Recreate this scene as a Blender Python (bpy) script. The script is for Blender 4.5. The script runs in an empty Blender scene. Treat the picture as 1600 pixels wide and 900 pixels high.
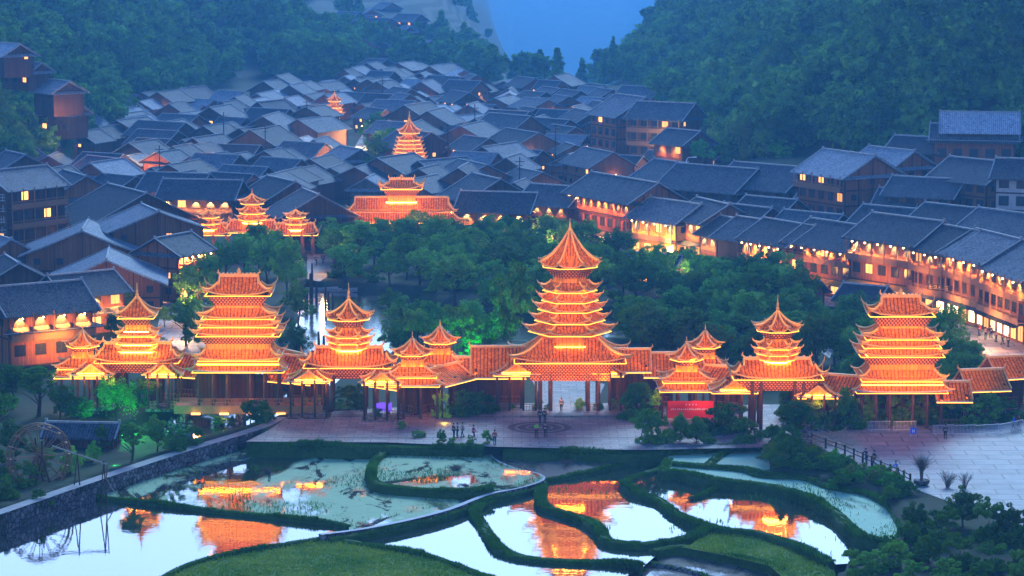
import bpy, math, random
import numpy as np
from mathutils import Vector, Matrix

SC = bpy.context.scene
COL = SC.collection
random.seed(7)
NR = np.random.default_rng(11)

# ------------------------------------------------------------------ camera
CAMH = 62.0
FPX = 4740.0
PITCH = math.atan(650.0 / FPX)
cam_d = bpy.data.cameras.new('camera')
cam_d.sensor_width = 36.0
cam_d.lens = FPX / 1600.0 * 36.0
cam_d.clip_start = 1.0
cam_d.clip_end = 9000.0
cam = bpy.data.objects.new('camera', cam_d)
COL.objects.link(cam)
cam.location = (0, 0, CAMH)
cam.rotation_euler = (math.pi / 2 - PITCH, 0, 0)
SC.camera = cam

# ------------------------------------------------------------------ sky, sun, exposure
SUN_EL, SUN_AZ = math.radians(10.0), math.radians(12.0)   # low, behind the hills at the head of the valley
world = bpy.data.worlds.new("World")
SC.world = world
world.use_nodes = True
wn = world.node_tree
wn.nodes.clear()
w_out = wn.nodes.new('ShaderNodeOutputWorld')
w_bg = wn.nodes.new('ShaderNodeBackground')
w_sky = wn.nodes.new('ShaderNodeTexSky')
w_sky.sky_type = 'NISHITA'
w_sky.sun_disc = False
w_sky.sun_elevation = SUN_EL
w_sky.sun_rotation = SUN_AZ
w_sky.air_density = 1.0
w_sky.dust_density = 0.3
w_sky.ozone_density = 4.0
w_mix = wn.nodes.new('ShaderNodeMix')
w_mix.data_type = 'RGBA'
w_mix.blend_type = 'MULTIPLY'
w_mix.inputs[0].default_value = 1.0
wn.links.new(w_sky.outputs[0], w_mix.inputs[6])
w_mix.inputs[7].default_value = (0.42, 0.85, 1.4, 1)
# pale evening cloud low in the sky
w_tc = wn.nodes.new('ShaderNodeTexCoord'); w_sx = wn.nodes.new('ShaderNodeSeparateXYZ'); wn.links.new(w_tc.outputs['Generated'], w_sx.inputs[0])
w_r = wn.nodes.new('ShaderNodeValToRGB'); wn.links.new(w_sx.outputs[2], w_r.inputs[0])
w_r.color_ramp.elements[0].position = .0; w_r.color_ramp.elements[0].color = (1,1,1,1)
w_r.color_ramp.elements[1].position = .5; w_r.color_ramp.elements[1].color = (0,0,0,1)
w_m2 = wn.nodes.new('ShaderNodeMix'); w_m2.data_type = 'RGBA'
wn.links.new(w_r.outputs[0], w_m2.inputs[0]); wn.links.new(w_mix.outputs[2], w_m2.inputs[6]); w_m2.inputs[7].default_value = (4.3, 4.75, 5.7, 1)
wn.links.new(w_m2.outputs[2], w_bg.inputs[0])
w_bg.inputs[1].default_value = 0.15
wn.links.new(w_bg.outputs[0], w_out.inputs[0])

sun_d = bpy.data.lights.new('sun', 'SUN')
sun_d.energy = 2.0
sun_d.angle = math.radians(22)
sun_d.color = (0.5, 0.75, 1.0)
sun = bpy.data.objects.new('sun', sun_d)
COL.objects.link(sun)
sun.rotation_euler = (math.radians(-60), 0, math.radians(-10))

SC.view_settings.view_transform = 'Standard'
SC.view_settings.look = 'None'
SC.view_settings.exposure = 1.2
SC.view_settings.gamma = 1.0
SC.cycles.use_denoising = True
SC.cycles.max_bounces = 5
SC.cycles.diffuse_bounces = 2
SC.cycles.glossy_bounces = 3
SC.cycles.transmission_bounces = 2
SC.cycles.volume_bounces = 0
SC.cycles.sample_clamp_indirect = 4.0
SC.cycles.sample_clamp_direct = 0.0
SC.cycles.use_light_tree = True
SC.cycles.caustics_reflective = False
SC.cycles.caustics_refractive = False

# ------------------------------------------------------------------ pixel -> place
_sp, _cp = math.sin(PITCH), math.cos(PITCH)
def P(px, py, z=0.0):
    """where the line of sight through a photo pixel meets height z"""
    u = (px - 800.0) / FPX; v = (py - 450.0) / FPX
    dx = u; dy = _cp - v * _sp; dz = -_sp - v * _cp
    t = (z - CAMH) / dz
    return Vector((dx * t, dy * t, z))
def depth(p):
    return p[1] * _cp - (p[2] - CAMH) * _sp
def S(p):
    return FPX / depth(p)
def PX(p):
    d = depth(p)
    return (800 + p[0] / d * FPX, 450 - (p[1] * _sp + (p[2] - CAMH) * _cp) / d * FPX)

# ------------------------------------------------------------------ mesh builder
class MB:
    def __init__(s):
        s.v = []; s.f = []; s.m = []; s.mi = 0
    def add(s, vs, fs):
        o = len(s.v)
        s.v += [tuple(p) for p in vs]
        s.f += [tuple(i + o for i in f) for f in fs]
        s.m += [s.mi] * len(fs)
        return s
    def box(s, x0, x1, y0, y1, z0, z1):
        return s.add([(x0,y0,z0),(x1,y0,z0),(x1,y1,z0),(x0,y1,z0),(x0,y0,z1),(x1,y0,z1),(x1,y1,z1),(x0,y1,z1)],
                     [(3,2,1,0),(4,5,6,7),(0,1,5,4),(1,2,6,5),(2,3,7,6),(3,0,4,7)])
    def bar(s, a, b, w, h=None):
        a = Vector(a); b = Vector(b); h = h or w
        d = (b - a).normalized()
        up = Vector((0,0,1)) if abs(d.z) < .95 else Vector((0,1,0))
        x = d.cross(up).normalized() * w / 2; y = x.cross(d).normalized() * h / 2
        return s.add([a-x-y,a+x-y,a+x+y,a-x+y,b-x-y,b+x-y,b+x+y,b-x+y],
                     [(0,1,2,3),(7,6,5,4),(0,4,5,1),(1,5,6,2),(2,6,7,3),(3,7,4,0)])
    def tube(s, pts, r, n=6):
        pts = [Vector(p) for p in pts]
        rs = r if isinstance(r, (list, tuple)) else [r] * len(pts)
        vs = []; fs = []
        for i, p in enumerate(pts):
            d = (pts[min(i+1, len(pts)-1)] - pts[max(i-1, 0)]).normalized()
            up = Vector((0,0,1)) if abs(d.z) < .9 else Vector((0,1,0))
            x = d.cross(up).normalized(); y = x.cross(d)
            for k in range(n):
                a = 2 * math.pi * k / n
                vs.append(p + (x * math.cos(a) + y * math.sin(a)) * rs[i])
        for i in range(len(pts) - 1):
            for k in range(n):
                a = i*n+k; b = i*n+(k+1) % n
                fs.append((a, b, b+n, a+n))
        fs.append(tuple(range(n-1, -1, -1))); fs.append(tuple(range((len(pts)-1)*n, len(pts)*n)))
        return s.add(vs, fs)
    def lathe(s, prof, n=12, c=(0,0,0)):
        vs = []; fs = []
        for r, z in prof:
            for k in range(n):
                a = 2*math.pi*k/n
                vs.append((c[0]+r*math.cos(a), c[1]+r*math.sin(a), c[2]+z))
        for i in range(len(prof)-1):
            for k in range(n):
                a = i*n+k; b = i*n+(k+1) % n
                fs.append((a, b, b+n, a+n))
        fs.append(tuple(range(n-1,-1,-1))); fs.append(tuple(range((len(prof)-1)*n, len(prof)*n)))
        return s.add(vs, fs)
    def prism(s, pts, z0, z1):
        n = len(pts)
        ar = sum(pts[i][0]*pts[(i+1)%n][1]-pts[(i+1)%n][0]*pts[i][1] for i in range(n))
        if ar < 0: pts = pts[::-1]
        vs = [(p[0],p[1],z0) for p in pts] + [(p[0],p[1],z1) for p in pts]
        fs = [tuple(range(n-1,-1,-1)), tuple(range(n, 2*n))] + [(i,(i+1)%n,(i+1)%n+n,i+n) for i in range(n)]
        return s.add(vs, fs)
    def grid(s, g):
        """g: rows of points"""
        R = len(g); C_ = len(g[0])
        return s.add([p for row in g for p in row],
                     [(i*C_+j, i*C_+j+1, (i+1)*C_+j+1, (i+1)*C_+j) for i in range(R-1) for j in range(C_-1)])
    def mesh(s, name, mats, smooth=False, uv=True):
        me = bpy.data.meshes.new(name)
        me.from_pydata(s.v, [], s.f)
        if not isinstance(mats, (list, tuple)): mats = [mats]
        for m in mats: me.materials.append(m)
        if len(mats) > 1: me.polygons.foreach_set('material_index', s.m)
        if smooth: me.polygons.foreach_set('use_smooth', [True]*len(me.polygons))
        if uv:
            ul = me.uv_layers.new(name='UVMap')
            n = len(me.loops)
            co = np.empty(len(me.vertices)*3); me.vertices.foreach_get('co', co); co = co.reshape(-1,3)
            vi = np.empty(n, int); me.loops.foreach_get('vertex_index', vi)
            nr = np.empty(len(me.polygons)*3); me.polygons.foreach_get('normal', nr); nr = nr.reshape(-1,3)
            lt = np.empty(len(me.polygons), int); me.polygons.foreach_get('loop_total', lt)
            nl = np.repeat(nr, lt, axis=0)
            t = np.stack([-nl[:,1], nl[:,0], np.zeros(len(nl))], 1)
            q = np.linalg.norm(t, axis=1); flat = q < .05
            t[flat] = (1,0,0); q[flat] = 1; t /= q[:,None]
            b = np.cross(nl, t)
            pc = co[vi]
            ul.data.foreach_set('uv', np.stack([(pc*t).sum(1), (pc*b).sum(1)],1).ravel())
        me.update()
        return me
    def build(s, name, mats, parent=None, smooth=False, loc=None, rz=0, **k):
        return ob(name, s.mesh(name, mats, smooth), parent, loc, rz, **k)

def tag(o, label=None, cat=None, group=None, kind=None):
    if label: o['label'] = label
    if cat: o['category'] = cat
    if group: o['group'] = group
    if kind: o['kind'] = kind
    return o
def ob(name, me, parent=None, loc=None, rz=0, label=None, cat=None, group=None, kind=None):
    o = bpy.data.objects.new(name, me); COL.objects.link(o)
    if loc is not None: o.location = loc
    o.rotation_euler[2] = rz
    if parent is not None: o.parent = parent
    return tag(o, label, cat, group, kind)
def empty(name, loc=(0,0,0), rz=0, label=None, cat=None, group=None):
    o = bpy.data.objects.new(name, None); COL.objects.link(o)
    o.empty_display_size = .5
    o.location = loc; o.rotation_euler[2] = rz
    return tag(o, label, cat, group)
KIDS = {}
def copy_tree(o, parent=None, kids=None):
    c = o.copy(); COL.objects.link(c)
    if parent is not None: c.parent = parent
    for ch in (kids or KIDS)[o.name]:
        copy_tree(ch, c, kids)
    return c
def scan(o):
    d = {}
    def rec(x):
        d[x.name] = list(x.children)
        for y in x.children: rec(y)
    rec(o)
    return d

# ------------------------------------------------------------------ materials
def newmat(name):
    m = bpy.data.materials.new(name); m.use_nodes = True
    nt = m.node_tree; nt.nodes.clear()
    o = nt.nodes.new('ShaderNodeOutputMaterial')
    return m, nt, o
def N(nt, t, **k):
    n = nt.nodes.new(t)
    for a, b in k.items(): setattr(n, a, b)
    return n
def mixc(nt, fac, a, b, blend='MIX'):
    n = N(nt, 'ShaderNodeMix', data_type='RGBA', blend_type=blend)
    for i, x in ((0, fac), (6, a), (7, b)):
        if isinstance(x, (int, float)): n.inputs[i].default_value = x
        elif isinstance(x, (tuple, list)): n.inputs[i].default_value = (*x[:3], 1)
        else: nt.links.new(x, n.inputs[i])
    return n.outputs[2]
def mth(nt, op, a, b=None, c=None, clamp=False):
    n = N(nt, 'ShaderNodeMath', operation=op, use_clamp=clamp)
    for i, x in enumerate((a, b, c)):
        if x is None: continue
        if isinstance(x, (int, float)): n.inputs[i].default_value = x
        else: nt.links.new(x, n.inputs[i])
    return n.outputs[0]
def noise(nt, scale, detail=4, rough=.6, vec=None, dist=0):
    n = N(nt, 'ShaderNodeTexNoise')
    n.inputs['Scale'].default_value = scale; n.inputs['Detail'].default_value = detail
    n.inputs['Roughness'].default_value = rough; n.inputs['Distortion'].default_value = dist
    if vec is not None: nt.links.new(vec, n.inputs['Vector'])
    return n.outputs[0]
def ramp(nt, fac, stops):
    r = N(nt, 'ShaderNodeValToRGB')
    el = r.color_ramp.elements
    while len(el) < len(stops): el.new(.5)
    for e, (p, c) in zip(el, stops):
        e.position = p; e.color = (*c, 1) if len(c) == 3 else c
    nt.links.new(fac, r.inputs[0])
    return r.outputs[0]
def objco(nt):
    return N(nt, 'ShaderNodeTexCoord').outputs['Object']
def worldpos(nt):
    return N(nt, 'ShaderNodeNewGeometry').outputs['Position']
def bump(nt, h, strength=.5, dist=.05):
    b = N(nt, 'ShaderNodeBump'); b.inputs['Strength'].default_value = strength; b.inputs['Distance'].default_value = dist
    nt.links.new(h, b.inputs['Height']); return b.outputs[0]
def finish(nt, out, col, rough=.8, nrm=None, spec=.3, metal=0, emis=None, estr=0):
    p = N(nt, 'ShaderNodeBsdfPrincipled')
    for k, x in (('Base Color', col), ('Roughness', rough), ('Metallic', metal), ('Specular IOR Level', spec)):
        if isinstance(x, (int, float)): p.inputs[k].default_value = x
        elif isinstance(x, (tuple, list)): p.inputs[k].default_value = (*x[:3], 1)
        else: nt.links.new(x, p.inputs[k])
    if nrm is not None: nt.links.new(nrm, p.inputs['Normal'])
    if emis is not None:
        if isinstance(emis, (tuple, list)): p.inputs['Emission Color'].default_value = (*emis[:3], 1)
        else: nt.links.new(emis, p.inputs['Emission Color'])
        p.inputs['Emission Strength'].default_value = estr
    nt.links.new(p.outputs[0], out.inputs[0])
    return p
def simple(name, c1, c2=None, scale=2.0, rough=.8, bs=.3, spec=.3, metal=0, world=False, rnd=0.0):
    m, nt, o = newmat(name)
    v = worldpos(nt) if world else objco(nt)
    n = noise(nt, scale, 5, .65, v)
    f = ramp(nt, n, [(.3, (0,0,0)), (.7, (1,1,1))])
    col = mixc(nt, f, c1, c2 or tuple(x*.6 for x in c1))
    if rnd:
        oi = N(nt, 'ShaderNodeObjectInfo').outputs['Random']
        col = mixc(nt, 1.0, col, ramp(nt, oi, [(0, (1-rnd,)*3), (1, (1+rnd*.5,)*3)]), 'MULTIPLY')
    finish(nt, o, col, rough, bump(nt, noise(nt, scale*6, 4, .6, v), bs, .05) if bs else None, spec, metal)
    return m

def uvxy(nt):
    s = N(nt, 'ShaderNodeSeparateXYZ'); nt.links.new(N(nt, 'ShaderNodeTexCoord').outputs['UV'], s.inputs[0])
    return s.outputs[0], s.outputs[1]
def tiles(name, c1, c2, pitch=.33, gap=.3, rnd=.3, rough=.75, course=.28, spec=.015):
    """rolled roof tiles: ribs down the slope, courses across it"""
    m, nt, o = newmat(name)
    u, v = uvxy(nt)
    fu = mth(nt, 'FRACT', mth(nt, 'DIVIDE', u, pitch))
    rib = mth(nt, 'SINE', mth(nt, 'MULTIPLY', fu, math.pi))
    fv = mth(nt, 'FRACT', mth(nt, 'DIVIDE', v, course))
    wp = worldpos(nt)
    n1 = noise(nt, .55, 6, .75, wp); n2 = noise(nt, 3.0, 3, .7, wp)
    col = mixc(nt, ramp(nt, n1, [(.32, (0,0,0)), (.68, (1,1,1))]), c1, c2)
    col = mixc(nt, ramp(nt, n2, [(.4, (.0,)*3), (.72, (.75,)*3)]), col, tuple(x*2.1 for x in c2))
    groove = ramp(nt, rib, [(0, (gap,)*3), (.55, (1,1,1))])
    col = mixc(nt, 1.0, col, groove, 'MULTIPLY')
    if rnd:
        oi = N(nt, 'ShaderNodeObjectInfo').outputs['Random']
        col = mixc(nt, 1.0, col, ramp(nt, oi, [(0, (1-rnd,)*3), (.8, (1,)*3), (1, (1+rnd*1.5,)*3)]), 'MULTIPLY')
    h = mth(nt, 'ADD', rib, mth(nt, 'MULTIPLY', fv, .35))
    h = mth(nt, 'ADD', h, mth(nt, 'MULTIPLY', n2, .6))
    finish(nt, o, col, rough, bump(nt, h, .8, .07), spec)
    return m
def planks(name, c1, c2, pitch=.25, rough=.75, rnd=.25, horiz=False):
    m, nt, o = newmat(name)
    u, v = uvxy(nt)
    if horiz: u, v = v, u
    q = mth(nt, 'DIVIDE', u, pitch)
    fu = mth(nt, 'FRACT', q); cell = mth(nt, 'FLOOR', q)
    wn_ = N(nt, 'ShaderNodeTexWhiteNoise', noise_dimensions='1D'); nt.links.new(cell, wn_.inputs['W'])
    cx = N(nt, 'ShaderNodeCombineXYZ'); nt.links.new(mth(nt, 'MULTIPLY', u, 6), cx.inputs[0]); nt.links.new(mth(nt, 'MULTIPLY', v, .7), cx.inputs[1])
    g = noise(nt, 1.0, 4, .6, cx.outputs[0])
    col = mixc(nt, wn_.outputs['Value'], c1, c2)
    col = mixc(nt, ramp(nt, g, [(.3, (0,0,0)), (.8, (.6,.6,.6))]), col, tuple(x*.45 for x in c1))
    seam = ramp(nt, fu, [(0, (.25,)*3), (.1, (1,1,1)), (.92, (1,1,1)), (1, (.25,)*3)])
    col = mixc(nt, 1.0, col, seam, 'MULTIPLY')
    if rnd:
        oi = N(nt, 'ShaderNodeObjectInfo').outputs['Random']
        col = mixc(nt, 1.0, col, ramp(nt, oi, [(0, (1-rnd,)*3), (1, (1+rnd,)*3)]), 'MULTIPLY')
    finish(nt, o, col, rough, bump(nt, seam, .6, .03), .25)
    return m
def lattice(name, c1, c2, pitch=.4):
    """rows of bracket blocks under an eave"""
    m, nt, o = newmat(name)
    u, v = uvxy(nt)
    row = mth(nt, 'FLOOR', mth(nt, 'DIVIDE', v, pitch*.6))
    fu = mth(nt, 'FRACT', mth(nt, 'ADD', mth(nt, 'DIVIDE', u, pitch), mth(nt, 'MULTIPLY', row, .5)))
    fv = mth(nt, 'FRACT', mth(nt, 'DIVIDE', v, pitch*.6))
    a = mth(nt, 'MULTIPLY', mth(nt, 'GREATER_THAN', fu, .42), mth(nt, 'GREATER_THAN', fv, .38))
    col = mixc(nt, a, c2, c1)
    finish(nt, o, col, .7, bump(nt, a, 1.0, .12), .2)
    return m
def emit(name, c, s, vary=0):
    m, nt, o = newmat(name)
    e = N(nt, 'ShaderNodeEmission')
    e.inputs[0].default_value = (*c, 1); e.inputs[1].default_value = s
    if vary:
        oi = N(nt, 'ShaderNodeObjectInfo').outputs['Random']
        nt.links.new(mth(nt, 'MULTIPLY_ADD', oi, s*vary*2, s*(1-vary)), e.inputs[1])
    nt.links.new(e.outputs[0], o.inputs[0])
    return m
def leafmat(name, c1, c2, tr=.25):
    """leaf faces: tone varies by leaf clump position and by object colour"""
    m, nt, o = newmat(name)
    n1 = noise(nt, .2, 4, .7, worldpos(nt))
    col = mixc(nt, ramp(nt, n1, [(.38, (0,0,0)), (.65, (1,1,1))]), c1, c2)
    col = mixc(nt, ramp(nt, noise(nt, 5.0, 2, .5, worldpos(nt)), [(.4, (0,)*3), (.8, (.5,)*3)]), col, tuple(x*1.6 for x in c2))
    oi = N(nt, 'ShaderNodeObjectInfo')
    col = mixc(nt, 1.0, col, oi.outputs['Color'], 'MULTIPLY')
    d = N(nt, 'ShaderNodeBsdfDiffuse'); t = N(nt, 'ShaderNodeBsdfTranslucent'); mx = N(nt, 'ShaderNodeMixShader')
    nt.links.new(col, d.inputs[0]); nt.links.new(col, t.inputs[0]); mx.inputs[0].default_value = tr
    nt.links.new(d.outputs[0], mx.inputs[1]); nt.links.new(t.outputs[0], mx.inputs[2]); nt.links.new(mx.outputs[0], o.inputs[0])
    return m
def watermat(name, mud, algae, amount, refl=.75, scale=.12, rip=.02, rough=.03, patches=None):
    """open water that mirrors the sky, with drifts of duckweed where a noise field is high"""
    m, nt, o = newmat(name)
    wp = worldpos(nt)
    gl = N(nt, 'ShaderNodeBsdfGlossy'); gl.inputs['Roughness'].default_value = rough
    gl.inputs[0].default_value = (.86, .89, .93, 1)
    nb = bump(nt, noise(nt, 1.1, 3, .5, wp), rip, .3); nt.links.new(nb, gl.inputs['Normal'])
    df = N(nt, 'ShaderNodeBsdfDiffuse')
    nt.links.new(mixc(nt, noise(nt, .3, 4, .6, wp), mud, tuple(x*.6 for x in mud)), df.inputs[0])
    fr = N(nt, 'ShaderNodeLayerWeight'); fr.inputs[0].default_value = .5
    mx = N(nt, 'ShaderNodeMixShader')
    nt.links.new(mth(nt, 'MULTIPLY', mth(nt, 'POWER', fr.outputs['Facing'], 2.0), refl/.62, clamp=True), mx.inputs[0])
    nt.links.new(df.outputs[0], mx.inputs[1]); nt.links.new(gl.outputs[0], mx.inputs[2])
    last = mx.outputs[0]
    if amount > 0:
        mp = N(nt, 'ShaderNodeMapping'); mp.inputs['Scale'].default_value = (1, .45, 1); nt.links.new(wp, mp.inputs[0])
        n1 = noise(nt, scale, 8, .68, mp.outputs[0], .6)
        lo = 1 - amount
        f = ramp(nt, n1, [(max(lo-.04, 0), (0,0,0)), (min(lo+.05, 1), (1,1,1))])
        ad = N(nt, 'ShaderNodeBsdfPrincipled'); ad.inputs['Roughness'].default_value = .8; ad.inputs['Specular IOR Level'].default_value = .08
        nt.links.new(mixc(nt, noise(nt, .8, 6, .7, wp), algae, tuple(x*.7 for x in algae)), ad.inputs['Base Color'])
        m2 = N(nt, 'ShaderNodeMixShader')
        nt.links.new(f, m2.inputs[0]); nt.links.new(last, m2.inputs[1]); nt.links.new(ad.outputs[0], m2.inputs[2])
        last = m2.outputs[0]
        if patches:
            n3 = noise(nt, .25, 8, .75, mp.outputs[0], .8)
            f3 = ramp(nt, n3, [(.56, (0,0,0)), (.6, (1,1,1))])
            pd = N(nt, 'ShaderNodeBsdfDiffuse'); pd.inputs[0].default_value = (*patches, 1)
            m3 = N(nt, 'ShaderNodeMixShader'); nt.links.new(f3, m3.inputs[0]); nt.links.new(last, m3.inputs[1]); nt.links.new(pd.outputs[0], m3.inputs[2])
            last = m3.outputs[0]
    nt.links.new(last, o.inputs[0])
    return m

M = {}
M['slate'] = tiles('slate_tiles', (.035,.042,.055), (.095,.105,.12), rnd=.45, rough=.5)
M['pale_slate'] = tiles('pale_slate_tiles', (.12,.14,.17), (.25,.27,.3), rnd=.25, rough=.5)
M['lamplit_tile'] = tiles('lit_tiles', (.27,.075,.008), (.52,.17,.015), gap=.04, rnd=0, rough=.7, pitch=.42, spec=.04)  # orange of the lamps put into the base colour of grey tiles
M['verge'] = simple('lime_verge', (.34,.36,.38), (.16,.17,.18), 3, .8, .2)
M['wood'] = planks('brown_planks', (.17,.07,.03), (.26,.115,.05))
M['wood_red'] = planks('red_planks', (.26,.085,.035), (.36,.13,.055))
M['wood_dark'] = planks('dark_planks', (.07,.035,.022), (.13,.065,.036))
M['wood_grey'] = planks('grey_planks', (.1,.09,.085), (.16,.14,.125))
M['trim'] = simple('dark_timber', (.035,.018,.012), (.07,.035,.02), 4, .7, .3)
M['timber'] = simple('warm_timber', (.2,.095,.045), (.3,.15,.07), 4, .7, .3)
M['plaster'] = simple('pale_render', (.42,.42,.42), (.28,.28,.29), 1.5, .9, .2)
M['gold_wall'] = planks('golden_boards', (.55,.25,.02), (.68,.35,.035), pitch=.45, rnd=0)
M['gold_trim'] = simple('golden_ridge', (.7,.45,.15), (.5,.3,.09), 4, .6, .2)
M['bracket'] = lattice('bracket_blocks', (.5,.2,.08), (.1,.03,.02))
M['fascia'] = simple('pale_fascia', (.5,.5,.5), (.35,.33,.3), 5, .7, .1)
M['stone'] = simple('stone_blocks', (.15,.15,.155), (.055,.06,.065), 1.3, .9, 1.0, world=True)
def blocks(name, c1, c2, scale):
    m, nt, o = newmat(name)
    wp = worldpos(nt)
    v = N(nt, 'ShaderNodeTexVoronoi'); v.inputs['Scale'].default_value = scale; nt.links.new(wp, v.inputs['Vector'])
    e = N(nt, 'ShaderNodeTexVoronoi', feature='DISTANCE_TO_EDGE'); e.inputs['Scale'].default_value = scale; nt.links.new(wp, e.inputs['Vector'])
    col = mixc(nt, v.outputs['Color'], c1, c2)
    j = ramp(nt, e.outputs['Distance'], [(.0, (.15,)*3), (.12, (1,1,1))])
    col = mixc(nt, 1.0, col, j, 'MULTIPLY')
    moss = ramp(nt, noise(nt, .5, 5, .7, wp), [(.5, (0,)*3), (.62, (.8,)*3)])
    col = mixc(nt, moss, col, (.03,.05,.02))
    finish(nt, o, col, .9, bump(nt, j, 1.0, .15), .2)
    return m
M['stone'] = blocks('stone_blocks', (.06,.06,.065), (.26,.26,.27), 1.6)
M['paving'] = simple('plaza_paving', (.22,.2,.195), (.13,.12,.12), .5, .65, .3, world=True)
def slabs(name, c1, c2, size):
    m, nt, o = newmat(name)
    wp = worldpos(nt)
    sx = N(nt, 'ShaderNodeSeparateXYZ'); nt.links.new(wp, sx.inputs[0])
    row = mth(nt, 'FLOOR', mth(nt, 'DIVIDE', sx.outputs[1], size))
    u = mth(nt, 'ADD', mth(nt, 'DIVIDE', sx.outputs[0], size*1.5), mth(nt, 'MULTIPLY', row, .5))
    fx = mth(nt, 'FRACT', u); fy = mth(nt, 'FRACT', mth(nt, 'DIVIDE', sx.outputs[1], size))
    j = mth(nt, 'MULTIPLY', mth(nt, 'GREATER_THAN', fx, .05), mth(nt, 'GREATER_THAN', fy, .1))
    cell = N(nt, 'ShaderNodeCombineXYZ'); nt.links.new(mth(nt, 'FLOOR', u), cell.inputs[0]); nt.links.new(row, cell.inputs[1])
    w = N(nt, 'ShaderNodeTexWhiteNoise', noise_dimensions='2D'); nt.links.new(cell.outputs[0], w.inputs['Vector'])
    col = mixc(nt, w.outputs['Value'], c1, c2)
    st = ramp(nt, noise(nt, .35, 6, .75, wp), [(.35, (.62,)*3), (.6, (1,1,1))])
    col = mixc(nt, 1.0, col, st, 'MULTIPLY')
    col = mixc(nt, j, tuple(x*.45 for x in c2), col)
    finish(nt, o, col, .7, bump(nt, j, .4, .03), .25)
    return m
M['paving'] = slabs('plaza_paving', (.24,.22,.21), (.16,.15,.145), 1.3)
M['concrete'] = slabs('courtyard_slabs', (.31,.3,.29), (.25,.24,.235), 2.6)
M['paving_dark'] = simple('dark_paving', (.035,.035,.037), (.06,.06,.062), 1.2, .8, .3, world=True)
M['dyke_top'] = simple('concrete_path', (.31,.3,.29), (.2,.195,.19), .9, .8, .4, world=True)
M['path_white'] = simple('white_path', (.5,.5,.49), (.36,.36,.36), 1.2, .8, .3, world=True)
M['mud'] = simple('mud', (.13,.11,.085), (.07,.06,.05), .6, .7, .6, world=True)
M['bank'] = simple('bank_turf', (.018,.06,.01), (.04,.11,.018), 1.2, .95, 1.0, world=True)
M['meadow'] = simple('meadow_turf', (.05,.16,.015), (.15,.2,.03), .18, .95, 1.0, world=True)
M['glass_dark'] = simple('dark_glass', (.02,.025,.035), (.04,.05,.07), 2, .15, 0, .6)
M['lit'] = emit('lit_window', (1,.36,.08), 1.6, .6)
M['lit_white'] = emit('bright_shop_window', (1,.62,.25), 2.6, .5)
M['bulb'] = emit('lamp_bulb', (1,.6,.25), 12.0)
M['strip'] = emit('light_strip', (1,.23,.012), 30.0)
M['strip_hi'] = emit('bright_light_strip', (1,.34,.04), 42.0)
M['rope'] = emit('rope_light', (1,.34,.03), 3.2)
M['hip_rope'] = emit('hip_rope_light', (1,.33,.04), .9)
M['metal'] = simple('galvanised_metal', (.6,.62,.65), (.45,.47,.5), 5, .5, 0, .5, .2)
M['leaf'] = leafmat('leaves', (.03,.12,.02), (.15,.32,.045))
M['leaf_bright'] = leafmat('bright_leaves', (.05,.11,.025), (.1,.19,.04))
M['leaf_banana'] = leafmat('broad_leaves', (.05,.12,.03), (.16,.2,.05), .4)
M['twig'] = simple('bare_twigs', (.17,.13,.11), (.1,.075,.06), 3, .9, 0)
M['bark'] = simple('bark', (.07,.05,.035), (.035,.025,.02), 3, .95, .6)
M['white_twig'] = simple('dry_stalks', (.4,.37,.28), (.25,.22,.16), 3, .9, 0)
M['grass'] = leafmat('grass_blades', (.025,.09,.012), (.07,.2,.025), .3)
M['grass_light'] = leafmat('meadow_blades', (.07,.2,.02), (.24,.33,.04), .3)

# ------------------------------------------------------------------ roofs
def corners(n, hx, hy):
    if n == 4: return [(-hx,-hy),(hx,-hy),(hx,hy),(-hx,hy)]
    a0 = math.pi/n if n == 8 else 0
    k = 1/math.cos(math.pi/8) if n == 8 else 1
    return [(hx*k*math.cos(a0+2*math.pi*i/n), hy*k*math.sin(a0+2*math.pi*i/n)) for i in range(n)]
def loft_roof(n, ht, zt, he, ze, lift=.5, sub=6, rows=5, curve=.55, thick=.14):
    """curved hipped roof from a top polygon (half sizes ht, height zt) to an eave polygon; returns (roof MB, ridge MB, eave MB)"""
    top = corners(n, *ht); bot = corners(n, *he)
    r = MB(); rd = MB(); ev = MB()
    def pt(i, s, v):
        a, b = top[i], top[(i+1) % n]; c, d = bot[i], bot[(i+1) % n]
        x = (a[0]*(1-s)+b[0]*s)*(1-v)+(c[0]*(1-s)+d[0]*s)*v
        y = (a[1]*(1-s)+b[1]*s)*(1-v)+(c[1]*(1-s)+d[1]*s)*v
        g = (1-curve)*v + curve*(1-(1-v)**2)
        e = abs(2*s-1)**3
        k = 1 + .035*e*v**3
        return Vector((x*k, y*k, zt+(ze-zt)*g + lift*v**3*e))
    for i in range(n):
        g = [[pt(i, j/sub, k/rows) for j in range(sub+1)] for k in range(rows+1)]
        r.grid([row for row in g][::-1])
        und = [[p-Vector((0,0,thick)) for p in row] for row in g]
        r.grid(und)
        r.grid([und[-1], g[-1]])
        ev.tube([p-Vector((0,0,thick*.6)) for p in g[-1]], .09, 4)
        hp = [pt(i, 0, k/rows)+Vector((0,0,.06)) for k in range(rows+1)]
        d = (hp[-1]-hp[-2]).normalized()
        hp.append(hp[-1]+d*.35+Vector((0,0,.16*lift/.5)))
        hp.append(hp[-1]+d*.12+Vector((0,0,.3*lift/.5)))
        rd.tube(hp, [.12]*(len(hp)-2)+[.09, .03], 5)
    return r, rd, ev, [[pt(i, 0, k/rows)+Vector((0,0,.22)) for k in range(rows+1)] for i in range(n)]
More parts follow.
